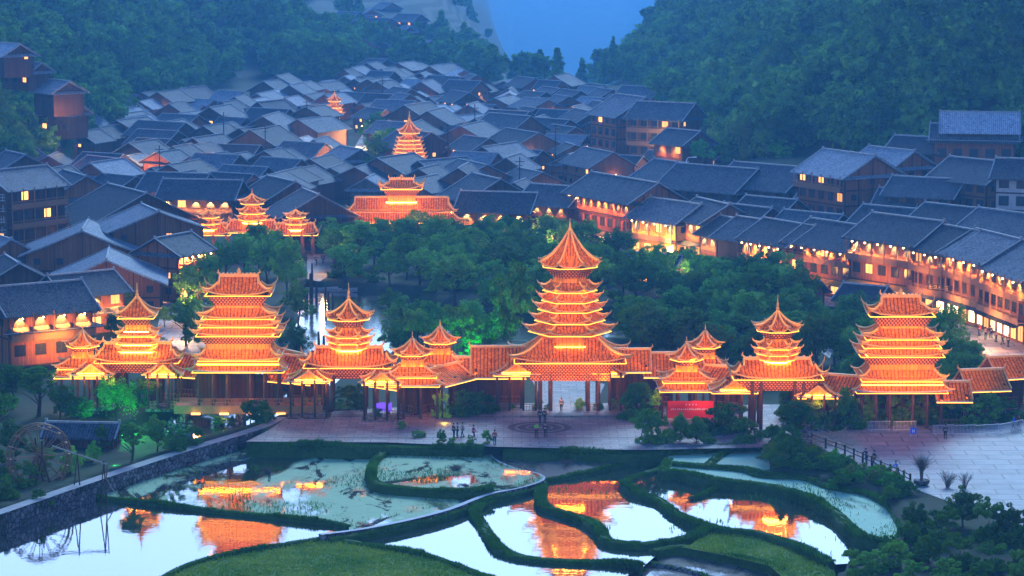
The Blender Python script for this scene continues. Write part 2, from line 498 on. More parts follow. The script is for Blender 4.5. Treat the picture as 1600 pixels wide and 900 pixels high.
def gable_slopes(L, W, ze, rh, ox, oy, curve=.12, rows=4, thick=.16):
    """two slopes, ridge along x; returns MB"""
    r = MB()
    hx = L/2+ox; hy = W/2+oy
    tot = rh*(hy/(W/2))
    def z(v): return ze+rh - tot*((1-curve)*v+curve*(1-(1-v)**2))
    for sg in (-1, 1):
        g = [[Vector((x, sg*hy*k/rows, z(k/rows))) for x in np.linspace(-hx, hx, 5)] for k in range(rows+1)]
        u = [[p-Vector((0,0,thick)) for p in row] for row in g]
        if sg < 0: g2, u2 = g[::-1], u
        else: g2, u2 = g, u[::-1]
        r.grid(g2); r.grid(u2); r.grid([g[-1], u[-1]] if sg > 0 else [u[-1], g[-1]])
        for e in (0, -1):
            r.grid([[row[e] for row in g], [row[e] for row in u]])
    return r, z, hx, hy
# ================================================================== golden towers
ROW = 'golden roofed towers and galleries of the gate row'
LIGHTS = []
def lamp(kind, loc, power, color=(1,.31,.022), parent=None, size=.3, spot=None, target=None, blend=.6, vol=0.0):
    d = bpy.data.lights.new(kind, 'SPOT' if spot else 'POINT')
    d.energy = power*{'fill_flood': 5.5, 'post_light': 1.1, 'eave_light': 24.0, 'facade_fill': 1.0, 'green_spotlight': 10.0, 'orange_uplight': 2.0, 'lane_light': 1.0}.get(kind, 1.3); d.color = color; d.shadow_soft_size = size; d.volume_factor = vol
    o = bpy.data.objects.new(kind, d); COL.objects.link(o)
    if parent is not None: o.parent = parent
    o.location = loc
    if spot:
        d.spot_size = spot; d.spot_blend = blend
        o.rotation_euler = (Vector(target)-Vector(loc)).to_track_quat('-Z', 'Y').to_euler()
    return o

class Tower:
    def __init__(s, name, label, cx, yb, cat='tower', rot=0.0, z=0.0, group=ROW, lit=1.0):
        s.o = P(cx, yb, z); s.z0 = z; s.yb = yb; s.s = S(s.o); s.cx = cx; s.lit = lit
        s.root = empty(name, s.o, rot, label, cat, group)
        s.sd = (CAMH-z)/math.hypot(s.o[1], CAMH-z)
    def zz(s, y, r=0): return (s.yb-y)/s.s*1.01 + s.sd*r
    def roof(s, n, w1, y1, w2, y2, dr=1.0, lift=.5, curve=.55, mat='lamplit_tile', strips=True, hi=False, y2c=False):
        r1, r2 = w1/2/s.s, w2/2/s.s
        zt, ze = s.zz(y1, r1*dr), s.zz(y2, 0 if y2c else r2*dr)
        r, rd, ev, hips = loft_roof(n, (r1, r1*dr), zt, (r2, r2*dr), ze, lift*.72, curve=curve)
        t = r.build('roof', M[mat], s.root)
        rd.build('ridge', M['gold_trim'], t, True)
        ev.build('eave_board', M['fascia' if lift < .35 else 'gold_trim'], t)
        if s.lit:
            rp = MB()
            c = corners(n, r2, r2*dr); c = [(x*.97, y*.97) for x, y in c]
            for i in range(n):
                a, b = c[i], c[(i+1) % n]
                if (a[1]+b[1]) > r2*.9: continue
                rp.tube([(a[0],a[1],ze-.24),((a[0]+b[0])/2,(a[1]+b[1])/2,ze-.24),(b[0],b[1],ze-.24)], .04, 3)
            rp.build('rope_light', M['rope'], t)
            if lift > .35:
                hr = MB()
                for i in range(n):
                    if c[i][1] < r2*dr*.3: hr.tube(hips[i], .04, 3)
                hr.build('hip_light', M['hip_rope'], t)
        return zt, ze, r1, r2
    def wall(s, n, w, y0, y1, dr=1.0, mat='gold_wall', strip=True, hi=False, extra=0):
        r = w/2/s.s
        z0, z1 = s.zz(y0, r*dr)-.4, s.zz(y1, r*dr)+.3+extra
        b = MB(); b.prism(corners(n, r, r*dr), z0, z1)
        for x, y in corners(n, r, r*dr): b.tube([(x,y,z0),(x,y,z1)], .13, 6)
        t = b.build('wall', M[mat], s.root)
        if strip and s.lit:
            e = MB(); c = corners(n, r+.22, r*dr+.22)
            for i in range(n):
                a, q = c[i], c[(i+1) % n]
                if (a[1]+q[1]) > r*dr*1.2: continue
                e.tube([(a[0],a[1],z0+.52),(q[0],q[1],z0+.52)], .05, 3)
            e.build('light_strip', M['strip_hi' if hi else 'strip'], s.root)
        return t
    def flare(s, n, w0, y0, w1, y1, dr=1.0):
        r0, r1 = w0/2/s.s, w1/2/s.s
        z0, z1 = s.zz(y0, r0*dr), s.zz(y1, r1*dr)
        c0, c1 = corners(n, r0, r0*dr), corners(n, r1, r1*dr)
        b = MB()
        for i in range(n):
            j = (i+1) % n
            rows = []
            for k in range(5):
                v = k/4; z = z0+(z1-z0)*v
                rows.append([Vector((c0[q][0]*(1-v)+c1[q][0]*v, c0[q][1]*(1-v)+c1[q][1]*v, z)) for q in (i, j)])
            # stepped corbels
            for k in range(4):
                b.grid([rows[k], [Vector((rows[k+1][0].x, rows[k+1][0].y, rows[k][0].z+.02)), Vector((rows[k+1][1].x, rows[k+1][1].y, rows[k][0].z+.02))], rows[k+1]])
        b.build('bracket_set', M['bracket'], s.root)
    def finial(s, y0, y1, r=.16):
        z0 = s.zz(y0)-.3; z1 = s.zz(y1); h = z1-z0
        MB().lathe([(r*1.5,z0),(r*2.2,z0+.12*h),(r*.9,z0+.25*h),(r*1.7,z0+.35*h),(r*.7,z0+.45*h),(r*1.2,z0+.55*h),(r*.45,z0+.65*h),(.05,z1)], 10).build('spire', M['gold_trim'], s.root, True)
    def hipgable(s, wr, yr, wm, ym, we, ye, dr=.7, lift=.6, mat='lamplit_tile', orn=True):
        """hip-and-gable roof: ridge along x of width wr at height yr, gables down to wm/ym, hips down to eave we/ye"""
        R, Mm, E = wr/2/s.s, wm/2/s.s, we/2/s.s
        hy = Mm*dr*.55
        ze = s.zz(ye, E*dr); zm = s.zz(ym, hy); zr = s.zz(yr, 0)
        r, rd, ev, hips = loft_roof(4, (Mm, hy), zm, (E, E*dr), ze, lift, curve=.6)
        sub, _, hx2, hy2 = gable_slopes(R*2-.8, hy*2, zm, zr-zm, .4, .12, .2)
        r.add(sub.v, sub.f)
        t = r.build('roof', M[mat], s.root)
        for sx in (-1, 1):
            g = MB(); x = sx*(R-.35)
            g.add([(x,-hy,zm-.3),(x,hy,zm-.3),(x,hy,zm),(x,0,zr-.15),(x,-hy,zm)], [(0,1,2,3,4) if sx > 0 else (4,3,2,1,0)])
            g.build('gable_end', M['gold_wall'], t)
            for sy in (-1, 1):
                rd.tube([(sx*R,0,zr+.05),(sx*R,sy*hy*.5,zm+(zr-zm)*.42),(sx*R*1.02,sy*hy*1.05,zm-.02)], .13, 5)
        rd.box(-R, R, -.14, .14, zr-.05, zr+.28)
        if orn:
            for sx in (-1, 1):
                rd.tube([(sx*R*.96,0,zr+.2),(sx*(R+.2),0,zr+.5),(sx*(R+.1),0,zr+.85)], [.16,.12,.04], 5)
            rd.lathe([(.3,zr+.2),(.2,zr+.45),(.28,zr+.6),(.04,zr+1.0)], 8)
            for q in np.linspace(-.8, .8, 9):
                rd.box(q*R-.12, q*R+.12, -.08, .08, zr+.25, zr+.42)
        rd.build('ridge', M['gold_trim'], t)
        ev.build('eave_board', M['gold_trim'], t)
        if s.lit:
            rp = MB(); k = .97
            rp.tube([(-E*k,-E*dr*k,ze-.25),(E*k,-E*dr*k,ze-.25)], .045, 3)
            for sx in (-1, 1): rp.tube([(sx*E*k,-E*dr*k,ze-.25),(sx*E*k,E*dr*k,ze-.25)], .045, 3)
            hr = MB()
            for i in (0, 1): hr.tube(hips[i], .045, 3)
            for sx in (-1, 1): hr.tube([(sx*R,-.15,zr+.05),(sx*R,-hy*.5,zm+(zr-zm)*.42+.12),(sx*R*1.02,-hy*1.05,zm+.12)], .045, 3)
            hr.build('hip_light', M['hip_rope'], t)
            rp.build('rope_light', M['rope'], t)
    def posts(s, xs, ys, y0, y1, r=.16, mat='trim', lamps=False, dep=0.0):
        """xs: px offsets from the centre, ys: metres back"""
        z0, z1 = s.zz(y0)-.1, s.zz(y1)+.5
        me = MB().tube([(0,0,z0),(0,0,z1)], r, 8).mesh('post', M[mat])
        for x in xs:
            for y in ys:
                ob('post', me, s.root, (x/s.s, y, 0))
                if lamps and y == min(ys):
                    lamp('post_light', (x/s.s, y-.35, z1-.5), 26*s.lit, (1,.3,.04), s.root, .08, 1.2, (x/s.s, y+.05, z0), .8)
    def rail(s, x0, x1, y, yb, h=1.0):
        z = s.zz(yb); b = MB(); x0 /= s.s; x1 /= s.s
        for q in (.15, .6, h): b.bar((x0,y,z+q),(x1,y,z+q), .08, .07)
        for x in np.arange(x0, x1+.01, .35): b.bar((x,y,z+.1),(x,y,z+h), .05)
        b.build('railing', M['timber'], s.root)
    def slab(s, x0, x1, y0, y1, yb, yt, mat='stone', name='plinth'):
        MB().box(x0/s.s, x1/s.s, y0, y1, s.zz(yb), s.zz(yt)).build(name, M[mat], s.root)
    def glow(s, x, y, zpx, power, color=(1,.31,.022), size=.4):
        z = s.zz(zpx); X = x/s.s
        lamp('fill_flood', (X, y-3, z+.6), power*s.lit, color, s.root, size, math.radians(82), (X*.8, 2.0, z+.9), .8)  # added spot in mid-air before the tower, no fixture

FG = (1,.31,.022)
def crown_fill(t, ypx, w, power, dist=9):  # added mid-air spots that brighten the roofs, without fixtures
    z = t.zz(ypx)
    for sx in (-1, 1):
        lamp('fill_flood', (sx*w/2/t.s*1.2, -dist, z+1.6), power, FG, t.root, .4, math.radians(60), (0, 0, z+.3), .8)
def flood(cx, yb, y, z, tx, ty, power, ang=40):
    """floodlight in front of a tower: warm spot on the ground side"""
    a = P(cx, yb, 0)
    t = P(tx, yb, 0); t.z = z
    lamp('fill_flood', (a.x, a.y, y), power, FG, None, .5, math.radians(ang), t, .7)

# ---- the main gate: octagonal cone over five tiers over a wide gate roof
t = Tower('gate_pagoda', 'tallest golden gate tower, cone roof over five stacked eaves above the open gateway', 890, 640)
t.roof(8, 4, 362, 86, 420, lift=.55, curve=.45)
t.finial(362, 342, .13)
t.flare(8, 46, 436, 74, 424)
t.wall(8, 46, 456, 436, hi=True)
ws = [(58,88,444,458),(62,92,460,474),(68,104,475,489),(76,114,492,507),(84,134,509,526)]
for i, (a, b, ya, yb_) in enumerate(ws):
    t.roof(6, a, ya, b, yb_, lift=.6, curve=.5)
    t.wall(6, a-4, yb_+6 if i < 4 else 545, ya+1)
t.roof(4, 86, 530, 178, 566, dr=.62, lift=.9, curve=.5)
t.flare(4, 112, 584, 160, 566, dr=.6)
t.posts([-46, -30, 28, 44], [-2.0, 2.2], 640, 574, .22, lamps=True)
t.slab(-118, 118, -5.2, 3.0, 641, 637, 'paving', 'terrace_step')
t.glow(-30, -4.6, 596, 260); t.glow(30, -4.6, 596, 260)
crown_fill(t, 395, 86, 260)
crown_fill(t, 548, 170, 260, 11)
crown_fill(t, 480, 110, 200, 10)
# gate beam
MB().box(-62/t.s, 62/t.s, -2.2, -1.9, t.zz(590), t.zz(580)).box(-62/t.s, 62/t.s, 2.0, 2.3, t.zz(590), t.zz(580)).build('gate_beam', M['bracket'], t.root)

def gatehouse(name, label, cx, yb, dy):
    """gate tower: pyramid roof, three small tiers on a wide hipped gate roof"""
    t = Tower(name, label, cx, yb)
    q = lambda y: y+dy
    t.roof(8, 3, q(470), 66, q(500), lift=.5, curve=.5)
    t.finial(q(472), q(442), .14)
    t.flare(8, 34, q(512), 56, q(502))
    t.wall(8, 32, q(526), q(511), hi=True)
    for a, b, y0, y1 in ((40,64,q(517),q(527)),(46,68,q(527),q(537)),(44,60,q(537),q(546))):
        t.roof(6, a, y0, b, y1, lift=.45, curve=.4)
        t.wall(6, a-4, y1+5, y0, hi=True)
    t.hipgable(104, q(543), 116, q(553), 144, q(573), dr=.5, lift=.7, orn=True)
    t.flare(4, 84, q(592), 132, q(573), dr=.4)
    t.posts([-40,-26,26,40], [-1.6, 1.8], yb, q(580), .2, lamps=True)
    crown_fill(t, q(488), 60, 110); crown_fill(t, q(560), 130, 140)
    t.glow(0, -6.5, q(545), 200); t.glow(-34, -5, q(590), 120); t.glow(34, -5, q(590), 120)
    return t
gatehouse('gate_tower', 'golden gate tower with thin spire just right of the left block tower', 546, 640, 0)
gatehouse('gate_tower', 'golden gate tower with thin spire just left of the right block tower', 1213, 668, 18)
def small_gate(name, label, cx, yb, dy):
    t = Tower(name, label, cx, yb); q = lambda y: y+dy
    t.roof(4, 3, q(463), 58, q(494), dr=1, lift=.4, curve=.45); t.finial(q(464), q(440), .12)
    t.flare(4, 32, q(506), 48, q(496)); t.wall(4, 32, q(518), q(505), hi=True)
    for a, b, y0, y1 in ((38,60,q(512),q(522)),(44,64,q(524),q(534)),(46,58,q(536),q(545))):
        t.roof(4, a, y0, b, y1, lift=.4, curve=.4, dr=.8); t.wall(4, a-4, y1+5, y0, hi=True, dr=.8)
    t.hipgable(104, q(535), 112, q(545), 136, q(563), dr=.5, lift=.6)
    t.flare(4, 80, q(580), 122, q(563), dr=.42)
    t.posts([-36,-22,22,36], [-1.4, 1.6], yb, q(572), .2, lamps=True)
    crown_fill(t, q(482), 56, 90); crown_fill(t, q(553), 120, 120)
    t.glow(0, -6, q(535), 170); t.glow(-30, -5, q(582), 90); t.glow(30, -5, q(582), 90)
small_gate('gate_tower', 'golden gate tower with square spired roof at the left, above the green lit tree', 217, 628, 2)

def block_tower(label, cx, yb, dy, k=1.0):
    t = Tower('block_tower', label, cx, yb); q = lambda y: y+dy
    t.hipgable(60*k, q(432), 66*k, q(444), 104*k, q(461), dr=.62, lift=.65)
    t.flare(4, 70*k, q(478), 92*k, q(463), dr=.6)
    t.wall(4, 66*k, q(490), q(476), dr=.62)
    for a, b, y0, y1 in ((72,116,q(482),q(497)),(96,124,q(498),q(510)),(104,134,q(512),q(524))):
        t.roof(4, a*k, y0, b*k, y1, dr=.62, lift=.6, curve=.4)
        t.wall(4, (a-6)*k, y1+6, y0, dr=.6)
    t.flare(4, 98*k, q(538), 122*k, q(526), dr=.6)
    t.wall(4, 98*k, q(558), q(534), dr=.6, hi=True)
    t.roof(4, 100*k, q(546), 128*k, q(562), dr=.62, lift=.5, curve=.4)
    t.wall(4, 120*k, q(571), q(560), dr=.6)
    t.roof(4, 124*k, q(566), 146*k, q(580), dr=.6, lift=.3, curve=.3)
    t.posts([-62*k,-40*k,-18*k,18*k,40*k,62*k], [-2.2, 0, 2.4], yb, q(584), .17, lamps=True)
    MB().box(-60*k/t.s, 60*k/t.s, 2.5, 2.6, t.zz(yb)-.2, t.zz(q(590))).build('back_screen', M['wood_dark'], t.root)  # dark boards added to close the bright gaps between the posts
    crown_fill(t, q(448), 90, 200); crown_fill(t, q(512), 110, 160); crown_fill(t, q(572), 110, 120)
    t.glow(-26*k, -7, q(520), 230); t.glow(26*k, -7, q(520), 230); t.glow(0, -6, q(600), 160)
    return t
tb = block_tower('large square golden tower on the timber bridge over the dark stream', 376, 640, 0)
tb.slab(-100, 130, -2.9, 3.0, 640, 628, 'timber', 'deck')
tb.rail(-100, 130, -2.8, 630, 1.0)
tb.slab(-92, -84, -2, 2.4, 664, 640, 'stone', 'pier'); tb.slab(-6, 6, -2, 2.4, 664, 640, 'stone', 'pier'); tb.slab(84, 94, -2, 2.4, 664, 640, 'stone', 'pier')
for x in (-66, -22, 20, 66):
    MB().box((x-7)/tb.s, (x+7)/tb.s, -3.05, -2.93, tb.zz(641), tb.zz(638)).build('deck_light', M['lit'], tb.root)
    lamp('deck_lamp', (x/tb.s, -3.4, tb.zz(642)), 25, (1,.5,.15), tb.root, .2)
block_tower('large square golden tower right of the right gate tower, bushes at its foot', 1404, 664, 32, 1.0)

def pavilion(label, cx, yb, y_tip, w, k=1.0, low=True, n=6, wide=None):
    """small pavilion: spired roof, neck, two skirts"""
    t = Tower('small_pavilion', label, cx, yb); q = lambda d: y_tip+d*k
    t.roof(n, 3, q(0), w, q(25), lift=.35, curve=.5); t.finial(q(1), q(-12), .1)
    t.flare(n, w*.58, q(34), w*.85, q(26)); t.wall(n, w*.56, q(48), q(32), hi=True)
    w2 = wide or w*1.35
    t.roof(4, w*.7, q(43), w2, q(58), lift=.35, curve=.4, dr=.8)
    if low:
        t.wall(4, w2*.8, q(68), q(56), dr=.8)
        t.roof(4, w2*.86, q(60), w2*1.12, q(72), lift=.25, curve=.3, dr=.8)
        t.posts([-w2*.5, -w2*.17, w2*.17, w2*.5], [-2.2, 2.0], yb, q(74), .14, lamps=True)
        t.glow(-w2*.3, -4.5, q(62), 70); t.glow(w2*.3, -4.5, q(62), 70)
    else:
        t.posts([-w2*.35, w2*.35], [-1.5, 1.5], yb, q(60), .14)
    crown_fill(t, q(18), 50, 60, 6); crown_fill(t, q(55), 70, 60, 6)
    t.glow(0, -4, q(40), 60)
    return t
pavilion('nearer of the two small pavilions left of the main gate tower', 645, 650, 530, 58)
pavilion('smaller farther pavilion peeping between the twin pavilion and the gallery left of the main gate', 688, 634, 511, 52, low=False, wide=64)
pavilion('nearer of the two small pavilions above the red banner', 1072, 650, 538, 54, wide=78)
pavilion('farther small pavilion behind and right of the banner pavilion', 1101, 634, 518, 50, low=False, wide=66)
pavilion('small golden pavilion at the left end of the gate row, beside the orange lit house', 131, 626, 517, 54, wide=76)

def porch(label, cx, yb, y_top, w):
    """square entrance kiosk with a little gable on the front of its roof"""
    t = Tower('porch_kiosk', label, cx, yb, 'kiosk'); q = lambda d: y_top+d
    z0, z1, r1, r2 = t.roof(4, w*.35, q(2), w, q(19), lift=.18, curve=.35, dr=.8)
    # front gable
    y0 = -r2*.8; zb = z1+.12; h = 1.05; g = r2*.62
    b = MB(); b.add([(-g,y0+.2,zb),(g,y0+.2,zb),(0,y0+.2,zb+h)], [(0,1,2)]); b.build('pediment', M['gold_wall'], t.root)
    rg = MB()
    for sx in (-1, 1):
        rg.tube([(0,y0+.1,zb+h+.05),(sx*g*.5,y0+.1,zb+h*.5),(sx*g*1.1,y0+.1,zb-.02)], .13, 5)
    rg.build('ridge', M['gold_trim'], t.root)
    rr = MB(); rr.add([(0,y0+.1,zb+h),(0,0,zb+h),(g,y0+.1,zb),(g,0,zb),(-g,y0+.1,zb),(-g,0,zb)], [(0,2,3,1),(0,1,5,4)]); rr.build('gable_roof', M['lamplit_tile'], t.root)
    MB().tube([(-g,y0-.02,zb+.05),(g,y0-.02,zb+.05)], .05, 3).build('light_strip', M['strip'], t.root)
    t.posts([-w*.42, -w*.15, w*.15, w*.42], [-1.9, 1.6], yb, q(18), .13, 'trim', lamps=True)
    for a, b_ in ((-w*.42, -w*.15), (w*.15, w*.42)): t.rail(a, b_, -1.9, yb-1, .9)
    t.slab(-w*.5, w*.5, -2.3, 2, yb+2, yb-2)
    t.glow(0, -3.6, q(14), 45); t.glow(0, 0, q(30), 50)
    return t
porch('kiosk with small gable left of the main gateway opening', 807, 640, 566, 72)
porch('kiosk with small gable right of the main gateway opening', 943, 640, 567, 62)
porch('kiosk with small gable between the left block tower and the left gate tower', 484, 650, 577, 66)
porch('kiosk with small gable left of the twin pavilions on a dark stone plinth', 597, 654, 580, 62)
porch('kiosk with small gable right of the red banner', 1146, 662, 593, 74)
porch('kiosk with small gable between right gate tower and right block tower', 1275, 668, 601, 64)
porch('leftmost kiosk, its small gable beside the left end pavilion', 146, 634, 567, 66)
porch('kiosk with small gable over the bushes right of the green lit tree', 258, 636, 568, 56)

def gallery(label, xa, ya_, xb, yb_, yr, ye, W=3.6, cat='gallery', lights=True, nposts=None, wallz=None, lamps=True):
    """covered walk between two ground pixels; yr/ye roof ridge and eave pixel at its middle"""
    a, b = P(xa, ya_), P(xb, yb_)
    c = (a+b)/2; d = b-a; L = d.length; th = math.atan2(d.y, d.x)
    s_ = S(c); pc = PX(c)
    root = empty('covered_gallery', c, th, label, cat, ROW)
    hz = lambda y: (pc[1]-y)/s_
    ze = hz(ye)+.17*(W/2+.8); zr = hz(yr)
    r, z, hx, hy = gable_slopes(L, W, ze+.15, zr-ze-.15, .3, .8, .25)
    rf = r.build('roof', M['lamplit_tile'], root)
    rd = MB(); rd.box(-hx, hx, -.14, .14, zr-.05, zr+.22)
    for sx in (-1, 1):
        for sy in (-1, 1): rd.tube([(sx*hx,0,zr+.1),(sx*hx,sy*hy*.5,z(.5)+.1),(sx*hx,sy*hy,z(1)+.12)], .1, 5)
        rd.tube([(sx*hx*.98,0,zr+.1),(sx*(hx+.25),0,zr+.4),(sx*(hx+.2),0,zr+.7)], [.14,.1,.03], 5)
    rd.build('ridge', M['gold_trim'], rf)
    ev = MB()
    for sy in (-1, 1): ev.bar((-hx,sy*hy,z(1)-.1),(hx,sy*hy,z(1)-.1), .1, .16)
    ev.build('eave_board', M['fascia'], rf)
    n = nposts or max(2, int(L/2.6)+1)
    me = MB().tube([(0,0,-.1),(0,0,ze+.2)], .14, 8).mesh('post', M['trim'])
    for x in np.linspace(-L/2+.3, L/2-.3, n):
        for y in (-W/2, W/2): ob('post', me, root, (x, y, 0))
        if lamps: lamp('post_light', (x, -W/2-.35, ze-.1), 18, (1,.3,.04), root, .08, 1.2, (x, -W/2+.05, 0), .8)
    rl = MB()
    for y in (-W/2, W/2):
        for q in (.35, .9): rl.bar((-L/2,y,q),(L/2,y,q), .07)
        for x in np.arange(-L/2+.2, L/2, .4): rl.bar((x,y,.1),(x,y,.9), .05)
        rl.bar((-L/2,y,ze-.25),(L/2,y,ze-.25), .12, .3)
    rl.build('railing', M['timber'], root)
    bs = MB(); bs.box(-L/2, L/2, W/2+.02, W/2+.1, -.1, ze-.55)
    bs.build('back_screen', M['wood_dark'], root)  # dark backing added to hide the brightness seen through the gallery
    if lights:
        MB().tube([(-hx,-hy-.05,z(1)-.22),(hx,-hy-.05,z(1)-.22)], .04, 3).build('rope_light', M['rope'], rf)
        for x in np.linspace(-L/3, L/3, max(1, int(L/5))):
            lamp('fill_flood', (x, -hy-3.4, zr+1.4), 70, FG, root, .3, math.radians(80), (x, 0, (zr+ze)/2), .8)  # spots added in front to brighten the roof, hung on nothing
    return root
gallery('roofed gallery with purple brown tiles left of the main gate, joined to it', 700, 636, 764, 636, 558, 583)
gallery('higher roofed gallery section touching the left eave of the main gate', 740, 636, 818, 636, 541, 580, 4.4)
gallery('tiled gallery touching the right eave of the main gate', 955, 636, 1012, 636, 545, 574, 4.4)
gallery('lower tiled gallery running on to the banner pavilions', 1008, 636, 1052, 636, 551, 580)
gallery('short tiled gallery between banner pavilions and right gate tower', 1105, 642, 1150, 646, 572, 592)
gallery('tiled gallery linking right gate tower and right block tower', 1262, 656, 1340, 662, 585, 607)
gallery('tiled gallery right of the right block tower', 1462, 664, 1510, 664, 596, 620, 3.4)
gallery('tiled gallery climbing left of the left block tower', 262, 622, 318, 626, 553, 580)
gallery('tiled gallery between left block tower and its right kiosk', 436, 632, 500, 638, 556, 588)
gallery('long bridge gallery roof running back beside the left gate tower', 425, 612, 480, 626, 548, 572)
gallery('tiled gallery from the twin pavilions toward the left gate tower', 604, 646, 642, 652, 582, 602)
gallery('tiled gallery slanting right from the twin pavilions', 668, 652, 712, 640, 572, 594)
gallery('low tiled gallery between left end pavilion and left gate tower', 158, 622, 190, 624, 553, 572)
gallery('golden roofed gallery at the right edge of the photo, higher of the pair', 1545, 640, 1612, 636, 556, 584, 4.2)
gallery('golden roofed gate porch at the right edge, lower of the pair', 1502, 652, 1562, 650, 577, 604, 4.2)

# ---- three-turret roofed bridge farther up the stream
t = Tower('wind_bridge', 'three golden turrets on one roofed timber bridge beyond the trees', 395, 398, 'bridge', group='golden buildings in the village')
def turret(t, x, ytip, w, k, n=6):
    q = lambda d: ytip+d*k; X = x/t.s
    def sh(f):
        before = set(t.root.children); f()
        for c in t.root.children:
            if c not in before: c.location.x += X
    def f():
        t.roof(n, 2, q(0), w, q(12), lift=.4, curve=.5); t.finial(q(1), q(-9), .1)
        t.wall(n, w*.5, q(22), q(11), hi=True)
        t.roof(n, w*.55, q(18), w*1.1, q(25), lift=.4, curve=.4); t.wall(n, w*.6, q(30), q(24), hi=True)
        t.roof(n, w*.7, q(27), w*1.2, q(34), lift=.4, curve=.4); t.wall(n, w*.8, q(40), q(33), hi=True)
        t.glow(0, -4, q(14), 90)
    sh(f)
turret(t, 0, 305, 38, 1.15); turret(t, -68, 330, 34, .8); turret(t, 68, 330, 32, .8)
for x, w, yr, ye in ((0, 70, 345, 362), (-68, 58, 350, 366), (66, 62, 350, 366)):
    E = w/2/t.s
    b0 = set(t.root.children)
    t.hipgable(w, yr, w+4, (yr+ye)/2-2, w+12, ye, dr=.42*70/w, lift=.5)
    for c in t.root.children:
        if c not in b0: c.location.x += x/t.s
t.posts([-94,-78,-60,-40,-20,0,20,40,60,78,94], [-2.0, 2.0], 402, 370, .16, 'timber', lamps=True)
t.rail(-96, 96, -2.1, 400, 1); t.slab(-98, 98, -2.3, 2.3, 406, 400, 'timber', 'deck')
for x in (-70, -25, 25, 70): t.glow(x, -6, 352, 120)

# ---- wide golden hall
t = Tower('golden_hall', 'wide golden roofed hall with raised centre above the green tree belt', 628, 376, 'hall', group='golden buildings in the village')
t.hipgable(38, 281, 44, 287, 66, 295, dr=.7, lift=.7)
t.flare(4, 42, 306, 58, 296, dr=.7); t.wall(4, 42, 318, 304, dr=.7, hi=True)
E = 150/2/t.s
t.hipgable(146, 309, 152, 322, 166, 332, dr=.3, lift=.3, orn=False)
t.wall(4, 150, 338, 330, dr=.28, hi=True)
t.roof(4, 158, 333, 188, 347, dr=.32, lift=.5, curve=.3)
t.wall(4, 150, 376, 349, dr=.26, mat='wood_red', strip=False)
t.posts([-88,-66,-44,-22,0,22,44,66,88], [-3.0], 376, 350, .18, 'timber', lamps=True)
for x in (-60, -20, 20, 60): t.glow(x, -9, 322, 260)
t.glow(0, -9, 292, 160)

# ---- drum tower in the village
t = Tower('drum_tower', 'tall golden drum tower of many tight eaves rising from the village centre', 640, 262, group='golden buildings in the village', z=1.0)
t.roof(8, 2, 188, 32, 208, lift=.5, curve=.5); t.finial(189, 174, .2)
t.wall(8, 20, 217, 207, hi=True)
w = 26
for i in range(7):
    y = 214+i*6.2
    t.roof(8, w-6, y, w+7+i*.6, y+5, lift=.35, curve=.2); t.wall(8, w-7, y+9, y, strip=(i % 2 == 0)); w += 2.9
t.glow(-12, -9, 212, 260); t.glow(12, -9, 232, 320)
def small_pagoda(label, cx, yb, ytip, w, z, tiers):
    t = Tower('small_pagoda', label, cx, yb, group='golden buildings in the village', z=z)
    t.roof(6, 2, ytip, w*.85, ytip+10, lift=.4, curve=.5); t.finial(ytip+1, ytip-7, .14); t.wall(6, w*.45, ytip+18, ytip+9, hi=True)
    for i in range(tiers):
        y = ytip+15+i*6; t.roof(6, w*.5, y, w*(.9+.12*i), y+5, lift=.4, curve=.3); t.wall(6, w*.5, yb if i == tiers-1 else y+9, y)
    t.glow(0, -8, ytip+12, 380)
small_pagoda('small golden pagoda far up the village, left of the drum tower', 523, 186, 148, 24, 3, 3)
small_pagoda('tiny golden turret over the grey roofs, right of the drum tower', 812, 204, 178, 18, 2, 1)
small_pagoda('tiny dim red turret farthest up the valley', 752, 166, 152, 17, 3, 1)
# small ornate turret at the right edge
t = Tower('corner_turret', 'unlit grey turret with white upturned eave tips at the right edge of the village', 1596, 262, group='', z=9.0, lit=0)
if 'group' in t.root: del t.root['group']
t.roof(6, 4, 172, 34, 186, lift=.7, curve=.5, mat='slate'); t.wall(6, 18, 200, 184, strip=False, mat='wood')
t.roof(6, 22, 194, 48, 206, lift=.7, curve=.5, mat='slate'); t.wall(6, 26, 262, 204, strip=False, mat='wood')
# ================================================================== terrain
def pip(X, Y, poly):
    ins = np.zeros(X.shape, bool); n = len(poly); j = n-1
    for i in range(n):
        xi, yi = poly[i][0], poly[i][1]; xj, yj = poly[j][0], poly[j][1]
        c = ((yi > Y) != (yj > Y)) & (X < (xj-xi)*(Y-yi)/((yj-yi) if yj != yi else 1e-9)+xi)
        ins ^= c; j = i
    return ins
def pdist(X, Y, poly, closed=True):
    d = np.full(X.shape, 1e9); n = len(poly)
    for i in range(n if closed else n-1):
        a = poly[i]; b = poly[(i+1) % n]
        ex, ey = b[0]-a[0], b[1]-a[1]; L2 = ex*ex+ey*ey+1e-9
        t = np.clip(((X-a[0])*ex+(Y-a[1])*ey)/L2, 0, 1)
        d = np.minimum(d, np.hypot(X-a[0]-t*ex, Y-a[1]-t*ey))
    return d
def smooth(t): t = np.clip(t, 0, 1); return t*t*(3-2*t)
def pxpoly(pts, z=0.0): return [tuple(P(x, y, z)[:2]) for x, y in pts]

